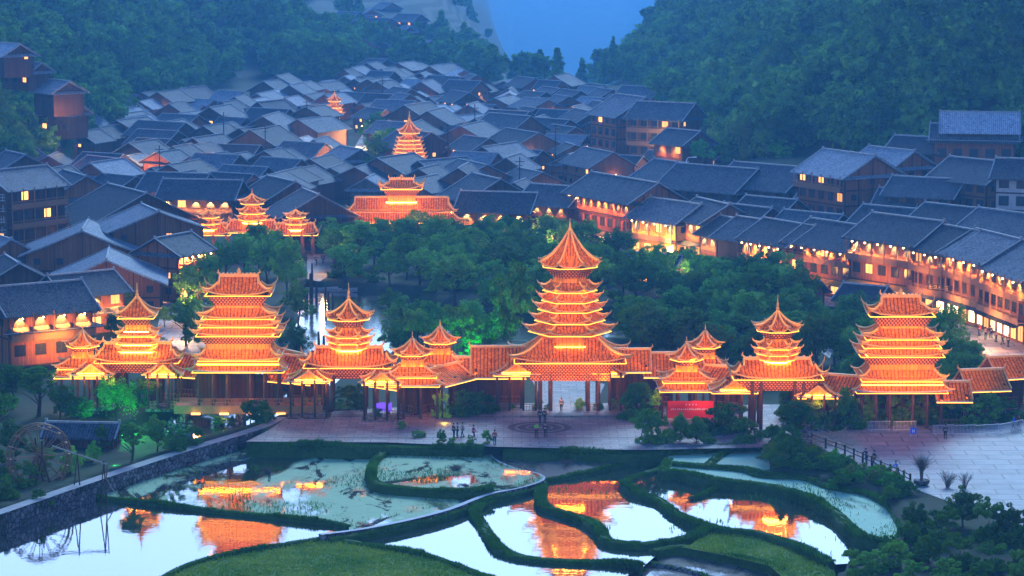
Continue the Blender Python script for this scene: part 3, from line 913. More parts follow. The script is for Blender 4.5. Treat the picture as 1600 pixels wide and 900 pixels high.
SL_Y = [0, 300, 480, 560, 620, 740, 900, 985, 1030, 1150, 1300, 4000]
SL_X = [-140, -130, -118, -108, -98, -97, -80, -52, -80, -190, -300, -700]
SR_Y = [0, 400, 480, 520, 555, 590, 650, 850, 1000, 1300, 2000, 4000]
SR_X = [190, 150, 112, 90, 64, 44, 41, 40, 30, 38, 60, 150]
def vnoise(X, Y, sc, seed=0):
    r = np.random.default_rng(seed); out = np.zeros(X.shape)
    for k in range(6):
        a = r.uniform(0, 6.28); f = sc*r.uniform(.6, 1.8); ph = r.uniform(0, 6.28)
        out += np.sin((X*math.cos(a)+Y*math.sin(a))*f+ph)
    return out/6
RIVER = pxpoly([(452,446),(520,452),(640,462),(760,500),(930,492),(1040,498),(1060,530),(900,545),(740,545),(640,548),(560,590),(470,640),(450,660),(340,688),(262,694),(236,680),(245,655),(330,618),(420,560),(455,500)], -1.2)
BASIN = pxpoly([(396,668),(430,690),(700,694),(1190,693),(1206,700),(1202,738)], 0)+pxpoly([(1195,740),(1256,744),(1300,758),(1358,770),(1392,790),(1412,822),(1400,852)], -.45)+pxpoly([(1335,868),(1312,890),(1290,1100),(-300,1100),(-160,848),(-40,810),(0,797),(140,749),(280,703)], 0)
GARDEN = pxpoly([(-200,770),(0,792),(392,668),(436,652),(250,628),(90,596),(-200,575)], 0)
def height(X, Y):
    X = np.asarray(X, float); Y = np.asarray(Y, float)
    xl = np.interp(Y, SL_Y, SL_X); xr = np.interp(Y, SR_Y, SR_X)
    dl = np.maximum(0, xl-X); dr = np.maximum(0, X-xr)
    bump_ = 1+.25*vnoise(X, Y, .02, 3)
    h = 62*(1-np.exp(-dl*.012))*bump_*smooth(dl/25)**.5
    h = h+78*(1-np.exp(-dr*.0125))*bump_*smooth(dr/25)**.5
    # village rises gently behind the street on the right bank
    d = ((X-10.7)*86+(Y-506)*56)/102.6
    h = h+.17*np.clip(d-12, 0, 55)*smooth((X-18)/30)*smooth((620-Y)/60)
    h = h+np.clip(Y-620, 0, 380)*.006
    # head of the valley
    far = np.clip(Y-1020, 0, None)
    w_ = smooth((X+34+np.clip(Y-880, 0, 3000)*.008)/(34+np.clip(Y-880, 0, 900)*.03))*smooth((66+np.clip(Y-900, 0, 3000)*.09-X)/(26+np.clip(Y-900, 0, 3000)*.03))
    h = h+far*.075*smooth((50-X)/130)*(1+.3*vnoise(X, Y, .012, 8))*np.clip((1500-Y)/300, 0, 1)-(np.clip(Y-865, 0, 2750)*.074-np.clip(Y-3700, 0, 600)*.3)*w_
    ins = pip(X, Y, GARDEN); k = smooth(pdist(X, Y, GARDEN)/7)*ins; h = h*(1-k)+(-1.0)*k
    ins = pip(X, Y, RIVER); k = smooth(pdist(X, Y, RIVER)/3+.1)*ins; h = h*(1-k)+(-3.2)*k
    ins = pip(X, Y, BASIN); k = smooth(pdist(X, Y, BASIN)/.9)*ins; h = h*(1-k)+(-4.2)*k
    return h
def hz(x, y): return float(height(np.array([x]), np.array([y]))[0])

def axis(segs):
    out = []
    for a, b, st in segs: out += list(np.arange(a, b, st))
    return np.array(out+[segs[-1][1]])
gx = axis([(-2500,-400,150),(-400,-150,6),(-150,150,1.4),(150,400,8),(400,2500,150)])
gy = axis([(-300,200,50),(200,260,6),(260,420,.9),(420,640,2),(640,1100,6),(1100,2000,12),(2000,5000,60)])
GX, GY = np.meshgrid(gx, gy)
GH = height(GX, GY)
me = bpy.data.meshes.new('ground')
nx, ny = len(gx), len(gy)
vv = np.stack([GX.ravel(), GY.ravel(), GH.ravel()], 1)
ii = np.arange(nx*ny).reshape(ny, nx)
ff = np.stack([ii[:-1,:-1].ravel(), ii[:-1,1:].ravel(), ii[1:,1:].ravel(), ii[1:,:-1].ravel()], 1)
me.vertices.add(len(vv)); me.vertices.foreach_set('co', vv.ravel())
me.loops.add(ff.size); me.loops.foreach_set('vertex_index', ff.ravel().astype(np.int32))
me.polygons.add(len(ff)); me.polygons.foreach_set('loop_start', np.arange(0, ff.size, 4, dtype=np.int32))
me.polygons.foreach_set('use_smooth', [True]*len(ff)); me.update()
m, nt, o = newmat('ground')
wp = worldpos(nt)
col = mixc(nt, ramp(nt, noise(nt, .06, 6, .7, wp), [(.4, (0,)*3), (.6, (1,)*3)]), (.02,.045,.015), (.06,.055,.04))
col = mixc(nt, ramp(nt, noise(nt, .5, 5, .7, wp), [(.4, (0,)*3), (.7, (.7,)*3)]), col, (.035,.065,.022))
# contour terraces on the far slopes
sz = N(nt, 'ShaderNodeSeparateXYZ'); nt.links.new(wp, sz.inputs[0])
fr = mth(nt, 'FRACT', mth(nt, 'MULTIPLY', mth(nt, 'ADD', sz.outputs[2], mth(nt, 'MULTIPLY', noise(nt, .02, 3, .5, wp), 9)), .3))
farm = mth(nt, 'MULTIPLY', ramp(nt, fr, [(.4, (0,)*3), (.7, (.8,)*3)]), mth(nt, 'MULTIPLY', mth(nt, 'GREATER_THAN', sz.outputs[1], 985), mth(nt, 'LESS_THAN', sz.outputs[1], 1500)))
col = mixc(nt, farm, col, (.1,.12,.08))
finish(nt, o, col, .95, bump(nt, noise(nt, 1.5, 5, .7, wp), .6, .2), .1)
me.materials.append(m)
ob('ground', me, kind='structure')

def sheet(name, pts, z, mat, kind='structure', th=None):
    b = MB(); n = len(pts)
    ar = sum(pts[i][0]*pts[(i+1)%n][1]-pts[(i+1)%n][0]*pts[i][1] for i in range(n))
    if ar < 0: pts = pts[::-1]
    b.add([(p[0],p[1],z) for p in pts], [tuple(range(n))])
    return b.build(name, mat, kind=kind)
m_river = watermat('river_water', (.16,.2,.22), (.1,.16,.08), 0, .85, rip=.08, rough=.1)
def offs(poly, d):
    return poly
# river surface: everything inside the (slightly grown) channel
cx_ = sum(p[0] for p in RIVER)/len(RIVER)
sheet('river_water', RIVER, -1.3, m_river)

# plaza, forecourt, streets
def ground_patch(name, pxs, mat, z=.04):
    return sheet(name, pxpoly(pxs, z), z, mat)
ground_patch('plaza', [(384,690),(420,672),(455,648),(560,640),(700,632),(1230,632),(1240,700),(1190,699),(1000,703),(775,698),(600,691)], M['paving'], .05)
for r0, r1, mt, z in ((2.1,3.1,M['concrete'],.062),(3.1,4.6,M['paving_dark'],.062)) : pass
c = P(843, 668, .06)
b = MB()
rr = [0, .55, 1.3, 1.55, 2.5, 2.85, 3.6, 4.7]
for i in range(len(rr)-1):
    b.mi = i % 2
    k = 48
    p0 = [(c.x+rr[i]*math.cos(a), c.y+rr[i]*math.sin(a), .066) for a in np.linspace(0, 2*math.pi, k+1)]
    p1 = [(c.x+rr[i+1]*math.cos(a), c.y+rr[i+1]*math.sin(a), .066) for a in np.linspace(0, 2*math.pi, k+1)]
    b.grid([p1, p0])
b.build('plaza_ring_paving', [M['paving'], M['paving_dark']], kind='structure')
b = MB()
for y in (684, 651): 
    a_, b_ = P(440, y, .07), P(1180, y, .07)
    b.bar((a_.x,a_.y,.062),(b_.x,b_.y,.062), .22, .01)
b.build('plaza_paving_line', M['paving_dark'], kind='structure')
ground_patch('courtyard', [(1268,694),(1262,672),(1310,656),(1700,656),(1800,700),(1800,860),(1640,850),(1580,815),(1500,790),(1440,768),(1400,752),(1330,722)], M['concrete'], .05)
ground_patch('inner_court', [(852,634),(930,634),(945,600),(900,590),(830,592)], M['paving'], .055)
ground_patch('street_right', [(840,376),(905,382),(1000,402),(1100,424),(1230,450),(1400,486),(1700,548),(1700,640),(1560,560),(1440,520),(1300,486),(1100,450),(900,402)], M['concrete'], .06)
ground_patch('street_left', [(255,470),(300,480),(330,470),(330,540),(300,562),(240,540)], M['concrete'], .06)
ground_patch('bridge_square', [(480,398),(520,396),(520,425),(500,440),(480,436)], M['paving'], .06)
ground_patch('village_street', [(535,262),(566,210),(572,214),(575,240),(566,264)], M['concrete'], .35+.006*60)
ground_patch('bank_path', [(1280,476),(1306,480),(1316,530),(1296,560),(1270,540)], M['concrete'], .06)

# ------------------------------------------------------------------ paddies
def smoothline(pts, step=.9):
    pts = [Vector((p[0], p[1], 0)) for p in pts]
    out = []
    q = [2*pts[0]-pts[1]]+pts+[2*pts[-1]-pts[-2]]
    for i in range(1, len(q)-2):
        n = max(2, int((q[i+1]-q[i]).length/step))
        for k in range(n):
            t = k/n
            out.append(.5*((2*q[i])+(q[i+1]-q[i-1])*t+(2*q[i-1]-5*q[i]+4*q[i+1]-q[i+2])*t*t+(3*q[i]-q[i-1]-3*q[i+1]+q[i+2])*t**3))
    out.append(q[-2])
    return [(p.x, p.y) for p in out]
BANKS = []
def bank(name, px, z, w, mat='bank', grass=1.0, rough=.13, label=None, smoothit=True, z0=-4.3, cap=None):
    ctr = pxpoly(px, z)
    ln = smoothline(ctr) if smoothit else ctr
    pts = [Vector((x, y, 0)) for x, y in ln]
    g = []
    prof = [(-1.12, z0), (-1.08, z-.55), (-.95, z-.12), (-.55, z), (0, z+.05), (.55, z), (.95, z-.12), (1.08, z-.55), (1.12, z0)]
    if not rough: prof = [(-1, z0), (-1, z), (0, z+.01), (1, z), (1, z0)]
    rg = random.Random(len(px)*7+int(abs(z)*10))
    for i, p in enumerate(pts):
        d = (pts[min(i+1, len(pts)-1)]-pts[max(i-1, 0)]).normalized(); nrm = Vector((-d.y, d.x, 0))
        jw = w/2*.74*(1+rough*1.6*math.sin(i*.7+z)+rough*1.8*math.sin(i*.23+z*3)+rough*rg.uniform(-1, 1))
        g.append([Vector((p.x+nrm.x*o*jw, p.y+nrm.y*o*jw, zz+(rg.uniform(-rough, rough) if zz > z-1 else 0))) for o, zz in prof])
    b = MB(); b.grid(g)
    b.add(g[0], [tuple(range(len(prof)))]); b.add(g[-1], [tuple(range(len(prof)-1, -1, -1))])
    if cap:
        b.mi = 1
        b.grid([[r_[1]+Vector((0,0,.02)), r_[2]+Vector((0,0,.02)), r_[3]+Vector((0,0,.02))] for r_ in g])
    b.build(name, [M[mat], M[cap]] if cap else M[mat], kind='structure', smooth=bool(rough))
    if grass: BANKS.append((ln, z, w, grass))
    return ln
B = {}
B['top'] = bank('hedge_bank', [(386,693),(480,695),(600,697),(700,699),(756,701)], -.25, 1.8, grass=2.2)
B['top2'] = bank('hedge_bank', [(786,703),(860,704),(930,706),(1000,707),(1060,703),(1190,696)], -.3, 1.6, grass=2.0)
B['b1'] = bank('paddy_bank', [(150,775),(250,786),(350,798),(450,808),(520,816),(545,822)], -1.5, .9, grass=1.4)
B['b2'] = bank('paddy_bank', [(612,698),(588,716),(580,738),(590,754),(640,762),(700,766),(745,766),(768,760)], -.75, 1.3, grass=1.5)
B['path'] = bank('paved_bank', [(763,702),(769,716),(800,731),(838,740),(848,747),(838,754),(806,763),(760,773),(700,796),(630,814),(562,827),(500,835)], -1.2, .8, mat='stone', grass=0, rough=0, cap='path_white')
B['mid'] = bank('paddy_bank', [(852,748),(900,741),(960,727),(1005,716),(1048,709)], -1.35, .9)
B['pg'] = bank('paddy_bank', [(838,761),(800,771),(752,782),(700,803),(640,818),(575,832),(515,842)], -1.5, 1.0)
B['b4'] = bank('paddy_bank', [(836,764),(800,771),(766,783),(742,797),(752,816),(766,838),(781,856),(815,869),(875,875),(969,878),(1002,884)], -1.75, 1.45, grass=1.6)
B['b5'] = bank('paddy_bank', [(848,752),(845,772),(850,788),(880,799),(917,811),(938,827),(950,843),(1000,849),(1030,846),(1080,838),(1105,826)], -1.45, 1.5, grass=1.6)
B['b6'] = bank('paddy_bank', [(1039,706),(1051,720),(1030,732),(996,742),(976,754),(996,768),(1030,780),(1050,796),(1078,812),(1125,825),(1178,830),(1232,845),(1266,862),(1300,878)], -1.2, 1.3, grass=1.6)
B['b7'] = bank('paddy_bank', [(1045,716),(1037,736),(1060,736),(1112,748),(1161,752),(1210,759),(1259,774),(1303,797),(1328,821),(1350,838),(1392,846)], -.55, 1.3, grass=1.5)
B['b7b'] = bank('paddy_bank', [(1122,758),(1112,766),(1092,775),(1078,778)], -1.25, .8)
B['b8'] = bank('paddy_bank', [(1051,722),(1102,726),(1161,731),(1195,740),(1256,744),(1300,758),(1358,770),(1392,790),(1412,822),(1400,852)], -.45, 1.3, grass=1.2)
B['b9'] = bank('paddy_bank', [(1104,727),(1122,712),(1146,699),(1190,694)], -.45, 1.2, grass=1.2)
B['b10'] = bank('paddy_bank', [(1020,860),(1064,853),(1133,866),(1202,882),(1240,900)], -1.75, 1.3)
B['b11'] = bank('paddy_bank', [(930,864),(982,878),(1031,882),(1084,892),(1130,910)], -2.3, .9, mat='stone', grass=.5)
B['b12'] = bank('paddy_bank', [(508,838),(560,848),(640,862),(700,878),(770,905)], -1.7, 1.2, grass=1.7)
B['b13'] = bank('paddy_bank', [(512,838),(440,850),(340,868),(285,885),(250,905)], -1.6, .9)
B['wall'] = bank('stone_dyke_path', [(-40,812),(0,800),(140,752),(280,706),(396,671),(440,652)], .05, 1.9, mat='stone', grass=0, rough=0, cap='dyke_top')
#bank('stone_kerb', [(1310,898),(1360,872),(1420,868),(1460,860)], -.6, .8, mat='stone', grass=0)

def cut(k, a, b_):
    l = B[k]
    def near(q):
        z = BZ[k]
        return min(range(len(l)), key=lambda i: (PX((l[i][0], l[i][1], z))[0]-q[0])**2+(PX((l[i][0], l[i][1], z))[1]-q[1])**2)
    i, j = near(a), near(b_)
    return l[i:j+1] if i <= j else l[j:i+1][::-1]
BZ = {'top':-.25,'top2':-.3,'b1':-1.5,'b2':-.75,'path':-1.2,'mid':-1.35,'pg':-1.5,'b4':-1.75,'b5':-1.45,'b6':-1.2,'b7':-.55,'b8':-.45,'b9':-.45,'b10':-1.75,'b12':-1.7,'b13':-1.6,'wall':.05}
def pick(k, a=None, b_=None, rev=False):
    l = B[k]; l = l[::-1] if rev else l
    n = len(l); return l[int((a or 0)*n): int((b_ if b_ is not None else 1)*n)]
m_algae = watermat('duckweed_water', (.05,.055,.04), (.34,.50,.27), .53, .66, scale=.09, patches=(.05,.05,.035))
m_algae2 = watermat('thick_duckweed', (.05,.06,.05), (.40,.62,.40), .66, .66, scale=.07)
m_clear = watermat('paddy_water', (.06,.065,.06), (.34,.46,.34), .385, .74, scale=.035)
m_white = watermat('bright_paddy_water', (.08,.09,.09), (.3,.4,.34), .33, .78, scale=.03)
m_muddy = watermat('muddy_water', (.13,.11,.085), (.16,.14,.11), .55, .5, scale=.1, rough=.06)
def water(pts, z, mat): return sheet('paddy_water', pts, z, mat)
water(cut('wall', (140,752), (396,671))+cut('top', (400,693), (606,697))+cut('b2', (612,698), (768,760))+cut('path', (770,770), (545,830))+cut('b1', (545,822), (150,775)), -1.6, m_algae)
water(cut('b2', (612,698), (768,760))+cut('path', (800,765), (763,702))+cut('top', (756,701), (615,698)), -1.15, m_algae)
water(cut('wall', (-40,812), (150,750))+cut('b1', (150,775), (545,822))+cut('b13', (512,838), (250,905))+pxpoly([(240,1000),(-200,1000)], -1.9), -1.85, m_clear)
water(cut('pg', (838,761), (515,842))+cut('b12', (508,838), (770,905))+pxpoly([(800,1000),(990,1000),(975,905)], -2.3)+cut('b4', (1002,884), (836,764)), -2.1, m_white)
water(cut('b4', (836,764), (1002,884))+cut('b5', (1040,846), (848,752)), -2.0, m_white)
water(cut('mid', (852,748), (1048,709))+cut('b6', (1051,720), (1125,825))+cut('b5', (1105,826), (848,752)), -1.7, m_white)
water(cut('b6', (1051,720), (1300,878))+pxpoly([(1345,880)], -1.5)+cut('b7', (1392,846), (1045,716)), -1.45, m_clear)
water(cut('b7', (1045,716), (1392,846))+cut('b8', (1400,852), (1051,722)), -.85, m_algae2)
water(cut('b9', (1104,727), (1190,694))+pxpoly([(1206,700),(1202,740)], -.8)+cut('b8', (1195,740), (1102,726)), -.75, m_algae2)
water(pxpoly([(1039,702),(1098,704),(1140,700)], -.8)+cut('b9', (1146,699), (1104,727))+cut('b8', (1102,726), (1051,722)), -.75, m_algae2)
water(cut('path', (763,702), (848,747))+cut('mid', (852,748), (1048,709))+pxpoly([(1046,700),(903,698),(775,698)], -1.2), -1.3, m_muddy)
water(pxpoly([(1000,880),(1030,858)], -2.5)+cut('b10', (1020,860), (1240,900))+pxpoly([(1240,1000),(900,1000),(940,866)], -2.5), -2.55, m_muddy)
def meadow(name, pts, z): return sheet(name, pts, z, M['meadow'])
MEAD = [(pick('b13')+pxpoly([(240,1000),(900,1000)], -2)+pick('b12', 0, 1, True), -1.85),
        (pxpoly([(1078,852),(1105,834),(1133,828),(1194,833),(1240,850),(1275,872),(1305,895),(1310,930),(1250,925),(1202,884),(1133,868),(1066,855)], -1.7), -1.7)]
for p_, z_ in MEAD: meadow('meadow', p_, z_)

# dock of grass blades along every bank and on the two meadows: nobody could count it
def blades(name, X, Y, Z, H, mat, wid=.05, lean=.35):
    n = len(X)
    a = NR.uniform(0, 2*math.pi, n); ln = NR.uniform(0, lean, n)*H; a2 = NR.uniform(0, 2*math.pi, n)
    w = wid*NR.uniform(.7, 1.5, n)
    base = np.stack([X, Y, Z], 1); dx = np.stack([np.cos(a)*w, np.sin(a)*w, np.zeros(n)], 1)
    tip = base+np.stack([np.cos(a2)*ln, np.sin(a2)*ln, H], 1)
    v = np.stack([base-dx, base+dx, tip+dx*.3, tip-dx*.3], 1).reshape(-1, 3)
    return quads(name, v, mat)
def quads(name, v, mat):
    n = len(v)//4
    me = bpy.data.meshes.new(name)
    me.vertices.add(len(v)); me.vertices.foreach_set('co', np.ascontiguousarray(v, dtype=np.float32).ravel())
    me.loops.add(len(v)); me.loops.foreach_set('vertex_index', np.arange(len(v), dtype=np.int32))
    me.polygons.add(n); me.polygons.foreach_set('loop_start', np.arange(0, len(v), 4, dtype=np.int32))
    me.update(); me.materials.append(mat)
    return me
xs = []; ys = []; zs = []; hs = []
for ln, z, w, g in BANKS:
    for i in range(len(ln)-1):
        a, b = Vector(ln[i]), Vector(ln[i+1]); L = (b-a).length; k = int(L*150*w*min(g, 1.6))
        if k < 1: continue
        d = (b-a).normalized(); t = NR.uniform(0, 1, k); o_ = np.clip(NR.normal(0, .6, k), -1.12, 1.12)*w/2*.78
        xs.append(a.x+(b.x-a.x)*t-d.y*o_); ys.append(a.y+(b.y-a.y)*t+d.x*o_)
        edge = np.abs(o_)/(w/2*.9); zs.append(z-.02-np.where(edge > .88, NR.uniform(0, .8, k), 0))
        hs.append(NR.uniform(.08, .26, k)*(.5+.8*g*(.5+.5*math.sin(i*.37+z*5))**2+.5*(random.random() < .08)))
ob('grass', blades('grass', np.concatenate(xs), np.concatenate(ys), np.concatenate(zs), np.concatenate(hs), M['grass']), kind='stuff', label='thick green grass growing along the paddy banks')
xs = []; ys = []; zs = []; hs = []
for p_, z_ in MEAD:
    A = np.array(p_); x0, y0 = A.min(0); x1, y1 = A.max(0); y0 = max(y0, 255)
    k = int((x1-x0)*(y1-y0)*45); X = NR.uniform(x0, x1, k); Y = NR.uniform(y0, y1, k); I = pip(X, Y, p_)
    X, Y = X[I], Y[I]; q = .5+.5*vnoise(X, Y, .5, 5)
    xs.append(X); ys.append(Y); zs.append(np.full(len(X), z_)); hs.append(NR.uniform(.05, .2, len(X))*(.5+1.3*q))
ob('meadow_grass', blades('meadow_grass', np.concatenate(xs), np.concatenate(ys), np.concatenate(zs), np.concatenate(hs), M['grass_light'], .06), kind='stuff', label='bright green meadow grass on the two dry plots')

# weeds and stubble standing in the shallow paddies
xs = []; ys = []; zs = []; hs = []
for pts_, z_, dens, th in ((cut('b6', (1051,720), (1300,878))+cut('b7', (1392,846), (1045,716)), -1.45, 7, .28), (cut('b2', (612,698), (768,760))+cut('path', (800,765), (763,702)), -1.15, 14, .1),
        (cut('wall', (140,752), (396,671))+cut('top', (400,693), (606,697))+cut('b2', (612,698), (768,760))+cut('b1', (545,822), (150,775)), -1.6, 9, .25), (cut('b7', (1045,716), (1392,846))+cut('b8', (1400,852), (1051,722)), -.85, 10, .2),
        (cut('b5', (1105,826), (848,752))+cut('mid', (852,748), (1048,709))+cut('b6', (1051,720), (1125,825)), -1.7, 3, .38)):
    A = np.array(pts_); x0_, y0_ = A.min(0); x1_, y1_ = A.max(0)
    k = int((x1_-x0_)*(y1_-y0_)*dens); X = NR.uniform(x0_, x1_, k); Y = NR.uniform(y0_, y1_, k)
    e_ = pdist(X, Y, pts_); I = pip(X, Y, pts_) & ((vnoise(X, Y, .45, 31) > th) | (NR.random(k) < np.exp(-e_*1.6)))
    X, Y = X[I], Y[I]; xs.append(X); ys.append(Y); zs.append(np.full(len(X), z_)); hs.append(NR.uniform(.06, .32, len(X)))
ob('pond_weeds', blades('pond_weeds', np.concatenate(xs), np.concatenate(ys), np.concatenate(zs), np.concatenate(hs), M['grass'], .035, .6), kind='stuff', label='weeds and stubble standing in the shallow paddy water')
# ================================================================== people
def skin_figure(name, bones, radii, mat, sub=1):
    me = bpy.data.meshes.new(name)
    me.from_pydata([b for b in bones['v']], bones['e'], [])
    o = bpy.data.objects.new('tmp', me); COL.objects.link(o)
    sk = o.modifiers.new('s', 'SKIN'); sk.use_smooth_shade = True
    for i, r in enumerate(radii):
        v = me.skin_vertices[0].data[i]; v.radius = r if isinstance(r, tuple) else (r, r)
        v.use_root = (i == 0)
    if sub: ss = o.modifiers.new('u', 'SUBSURF'); ss.levels = sub; ss.render_levels = sub
    dg = bpy.context.evaluated_depsgraph_get()
    out = bpy.data.meshes.new_from_object(o.evaluated_get(dg))
    out.name = name; out.materials.clear(); out.materials.append(mat)
    bpy.data.objects.remove(o)
    return out
def cloth(name, c): return simple(name, c, tuple(x*.7 for x in c), 6, .85, .2)
M['skin'] = simple('skin', (.42,.25,.17), (.36,.2,.13), 4, .6, 0)
M['hair'] = simple('black_hair', (.02,.017,.015), (.03,.025,.02), 8, .6, 0)
def person(label, loc, face, shirt, trousers, pose='stand', h=1.68, group=None, hands=None):
    """face: direction the figure faces in degrees (0 = +x)"""
    root = empty('person', loc, math.radians(face)-math.pi/2, label, 'person', group)
    k = h/1.7
    # faces +y locally
    st = .22 if pose == 'walk' else .05
    hipz, kn = .88, .47
    LF = (-.1, st*.9, .06); RF = (.1, -st*.9, .06)
    LK = (-.1, st*.6+.04, kn); RK = (.1, -st*.2+.05, kn)
    if pose == 'lean': ux, uz = .16, -.03
    else: ux, uz = 0, 0
    sh = (0, ux*.8, 1.38+uz)
    if pose == 'lean':
        le, lh = (-.24, ux+.16, 1.12), (-.16, ux+.42, 1.05); re, rh_ = (.24, ux+.16, 1.12), (.16, ux+.42, 1.05)
    elif pose == 'walk':
        le, lh = (-.25, -.08, 1.1), (-.24, .04, .86); re, rh_ = (.25, .1, 1.1), (.22, .26, .92)
    elif pose == 'phone':
        le, lh = (-.25, .02, 1.1), (-.12, .26, 1.2); re, rh_ = (.25, .02, 1.1), (.12, .26, 1.2)
    else:
        le, lh = (-.26, 0, 1.1), (-.25, .08, .84); re, rh_ = (.26, 0, 1.1), (.25, .08, .84)
    def sc(v): return tuple(c*k for c in v)
    V = [(0,0,.94),(0,ux*.4,1.12),(0,ux*.75,1.3),sh,(0,ux*.95,1.46+uz),(0,ux+.01,1.52+uz),(0,ux+.02,1.6+uz),(0,ux+.01,1.68+uz),
         (-.17,ux*.8,1.37+uz),le,lh,(.17,ux*.8,1.37+uz),re,rh_,(-.09,0,hipz),LK,LF,(-.1,LF[1]+.15,.035),(.09,0,hipz),RK,RF,(.1,RF[1]+.15,.035)]
    E = [(0,1),(1,2),(2,3),(3,4),(4,5),(5,6),(6,7),(3,8),(8,9),(9,10),(3,11),(11,12),(12,13),(0,14),(14,15),(15,16),(16,17),(0,18),(18,19),(19,20),(20,21)]
    Rr = [(.14,.1),(.13,.095),(.15,.1),(.12,.085),.05,.065,(.08,.1),(.06,.075),.06,.045,.03,.06,.045,.03,.085,.058,.04,.03,.085,.058,.04,.03]
    Rr = [tuple(a*k for a in r) if isinstance(r, tuple) else r*k for r in Rr]
    body = skin_figure('body', {'v': [sc(v) for v in V], 'e': E}, Rr, M['skin'])
    ob('body', body, root)
    def sub(idx, ed, scale, mat, nm):
        vs = [sc(V[i]) for i in idx]; m_ = {i: j for j, i in enumerate(idx)}
        rr = [tuple(a*scale for a in Rr[i]) if isinstance(Rr[i], tuple) else Rr[i]*scale for i in idx]
        ob(nm, skin_figure(nm, {'v': vs, 'e': [(m_[a], m_[b]) for a, b in ed]}, rr, mat), root)
    sub([1,0,2,3,8,9,10,11,12,13], [(1,0),(0,2),(2,3),(3,8),(8,9),(9,10),(3,11),(11,12),(12,13)], 1.16, shirt, 'jacket')
    sub([0,14,15,16,18,19,20], [(0,14),(14,15),(15,16),(0,18),(18,19),(19,20)], 1.14, trousers, 'trousers')
    # hands: palm, four fingers, thumb; face features
    for hx_, s in ((V[10], -1), (V[13], 1)):
        hb = MB(); x, y, z = sc(hx_)
        hb.box(x-.02, x+.02, y-.01, y+.06, z-.05, z+.01)
        for q, ln in enumerate((.045, .055, .05, .04)): hb.tube([(x,y+.0+q*.018,z-.05),(x-s*.006,y+q*.018+.004,z-.05-ln*.6),(x-s*.018,y+q*.018+.008,z-.05-ln)], [.009,.008,.006], 5)
        hb.tube([(x,y+.05,z-.02),(x-s*.01,y+.085,z-.045)], [.01,.007], 5)
        hb.build('hand', M['skin'], root)
    hd = sc(V[6]); f = MB()
    f.tube([(hd[0],hd[1]+.1*k,hd[2]+.01),(hd[0],hd[1]+.125*k,hd[2]-.025)], [.012,.018], 5)
    for s in (-1, 1): f.box(hd[0]+s*.085*k-.01, hd[0]+s*.085*k+.01, hd[1]-.02, hd[1]+.02, hd[2]-.04, hd[2]+.02)
    f.build('face', M['skin'], root)
    e = MB()
    for s in (-1, 1): e.box(hd[0]+s*.032-.012, hd[0]+s*.032+.012, hd[1]+.094*k, hd[1]+.104*k, hd[2]+.008, hd[2]+.022)
    e.box(hd[0]-.025, hd[0]+.025, hd[1]+.09*k, hd[1]+.1*k, hd[2]-.062, hd[2]-.052)
    e.build('eyes_and_mouth', M['hair'], root)
    hr = MB().lathe([(.092*k,-.03),(.108*k,.03),(.1*k,.08),(.06*k,.115),(.01,.125)], 12, (hd[0], hd[1]-.016, hd[2]))
    hr.build('hair', M['hair'], root, True)
    sh_ = MB()
    for F in (V[16], V[20]): sh_.box(F[0]*k-.05, F[0]*k+.05, F[1]*k-.08, F[1]*k+.19, 0, .09)
    sh_.build('shoes', M['hair'], root)
    return root
black = cloth('black_cloth', (.02,.02,.025)); navy = cloth('navy_cloth', (.02,.03,.07)); green = cloth('neon_green_cloth', (.12,.75,.04))
red = cloth('red_cloth', (.45,.06,.03)); blue = cloth('blue_cloth', (.02,.18,.75)); pink = cloth('magenta_cloth', (.35,.05,.2)); pale = cloth('pale_pink_cloth', (.5,.35,.35)); maroon = cloth('maroon_cloth', (.2,.04,.06)); grey = cloth('grey_cloth', (.15,.15,.18))
GP = 'people on the plaza'
z0 = .06
person('person in a neon green jacket standing on the ring pattern of the plaza', P(838,683,z0), 100, green, black, 'phone', group=GP)
person('person in dark clothes right beside the neon green jacket', P(852,683,z0), 95, navy, black, 'stand', group=GP)
person('person in black standing behind the neon green jacket, at the edge of the ring', P(851,660,z0), 60, black, black, 'stand', group=GP)
person('person in dark blue left of the one in black at the edge of the ring', P(844,661,z0), 250, navy, navy, 'walk', group=GP)
person('person in an orange red jacket on the paving edge above the white path', P(773,695,z0), 80, red, navy, 'stand', group=GP)
person('person in maroon, leftmost of the small cluster on the plaza', P(709,684,z0), 40, maroon, navy, 'stand', group=GP)
person('person in navy, second from left in the small cluster on the plaza', P(715,684,z0), 170, navy, navy, 'stand', group=GP)
person('person in pale pink in the small cluster on the plaza', P(723,683,z0), 200, pale, navy, 'walk', group=GP)
person('person in magenta, slightly apart right of the small cluster', P(740,687,z0), 20, pink, maroon, 'walk', group=GP)
person('person in grey walking through the main gateway', P(877,644,.1), 260, grey, black, 'walk', group=GP)
person('person in black left of a pair leaning at the wooden rail fence', P(1354,724,.1), 225, black, black, 'lean', group='people in the courtyard')
person('person in black right of a pair leaning at the wooden rail fence', P(1366,728,.1), 200, black, navy, 'walk', group='people in the courtyard')
person('person in a bright blue shirt at the wooden rail fence', P(1402,744,.1), 190, blue, black, 'lean', group='people in the courtyard')
person('person in dark clothes by the metal barriers of the courtyard', P(1477,686,.1), 90, navy, black, 'stand', group='people in the courtyard')
person('person in red walking beyond the barriers at the right edge', P(1592,670,.1), 180, red, navy, 'walk', group='people in the courtyard')
person('person in blue walking beyond the barriers at the right edge', P(1584,672,.1), 180, blue, navy, 'walk', group='people in the courtyard')
person('person in dark clothes on the square beside the stream beyond the bridge', P(505,412,.1), 90, black, black, 'stand', group='people on the far square')
person('person in grey on the square beside the stream beyond the bridge', P(494,414,.1), 60, grey, black, 'walk', group='people on the far square')
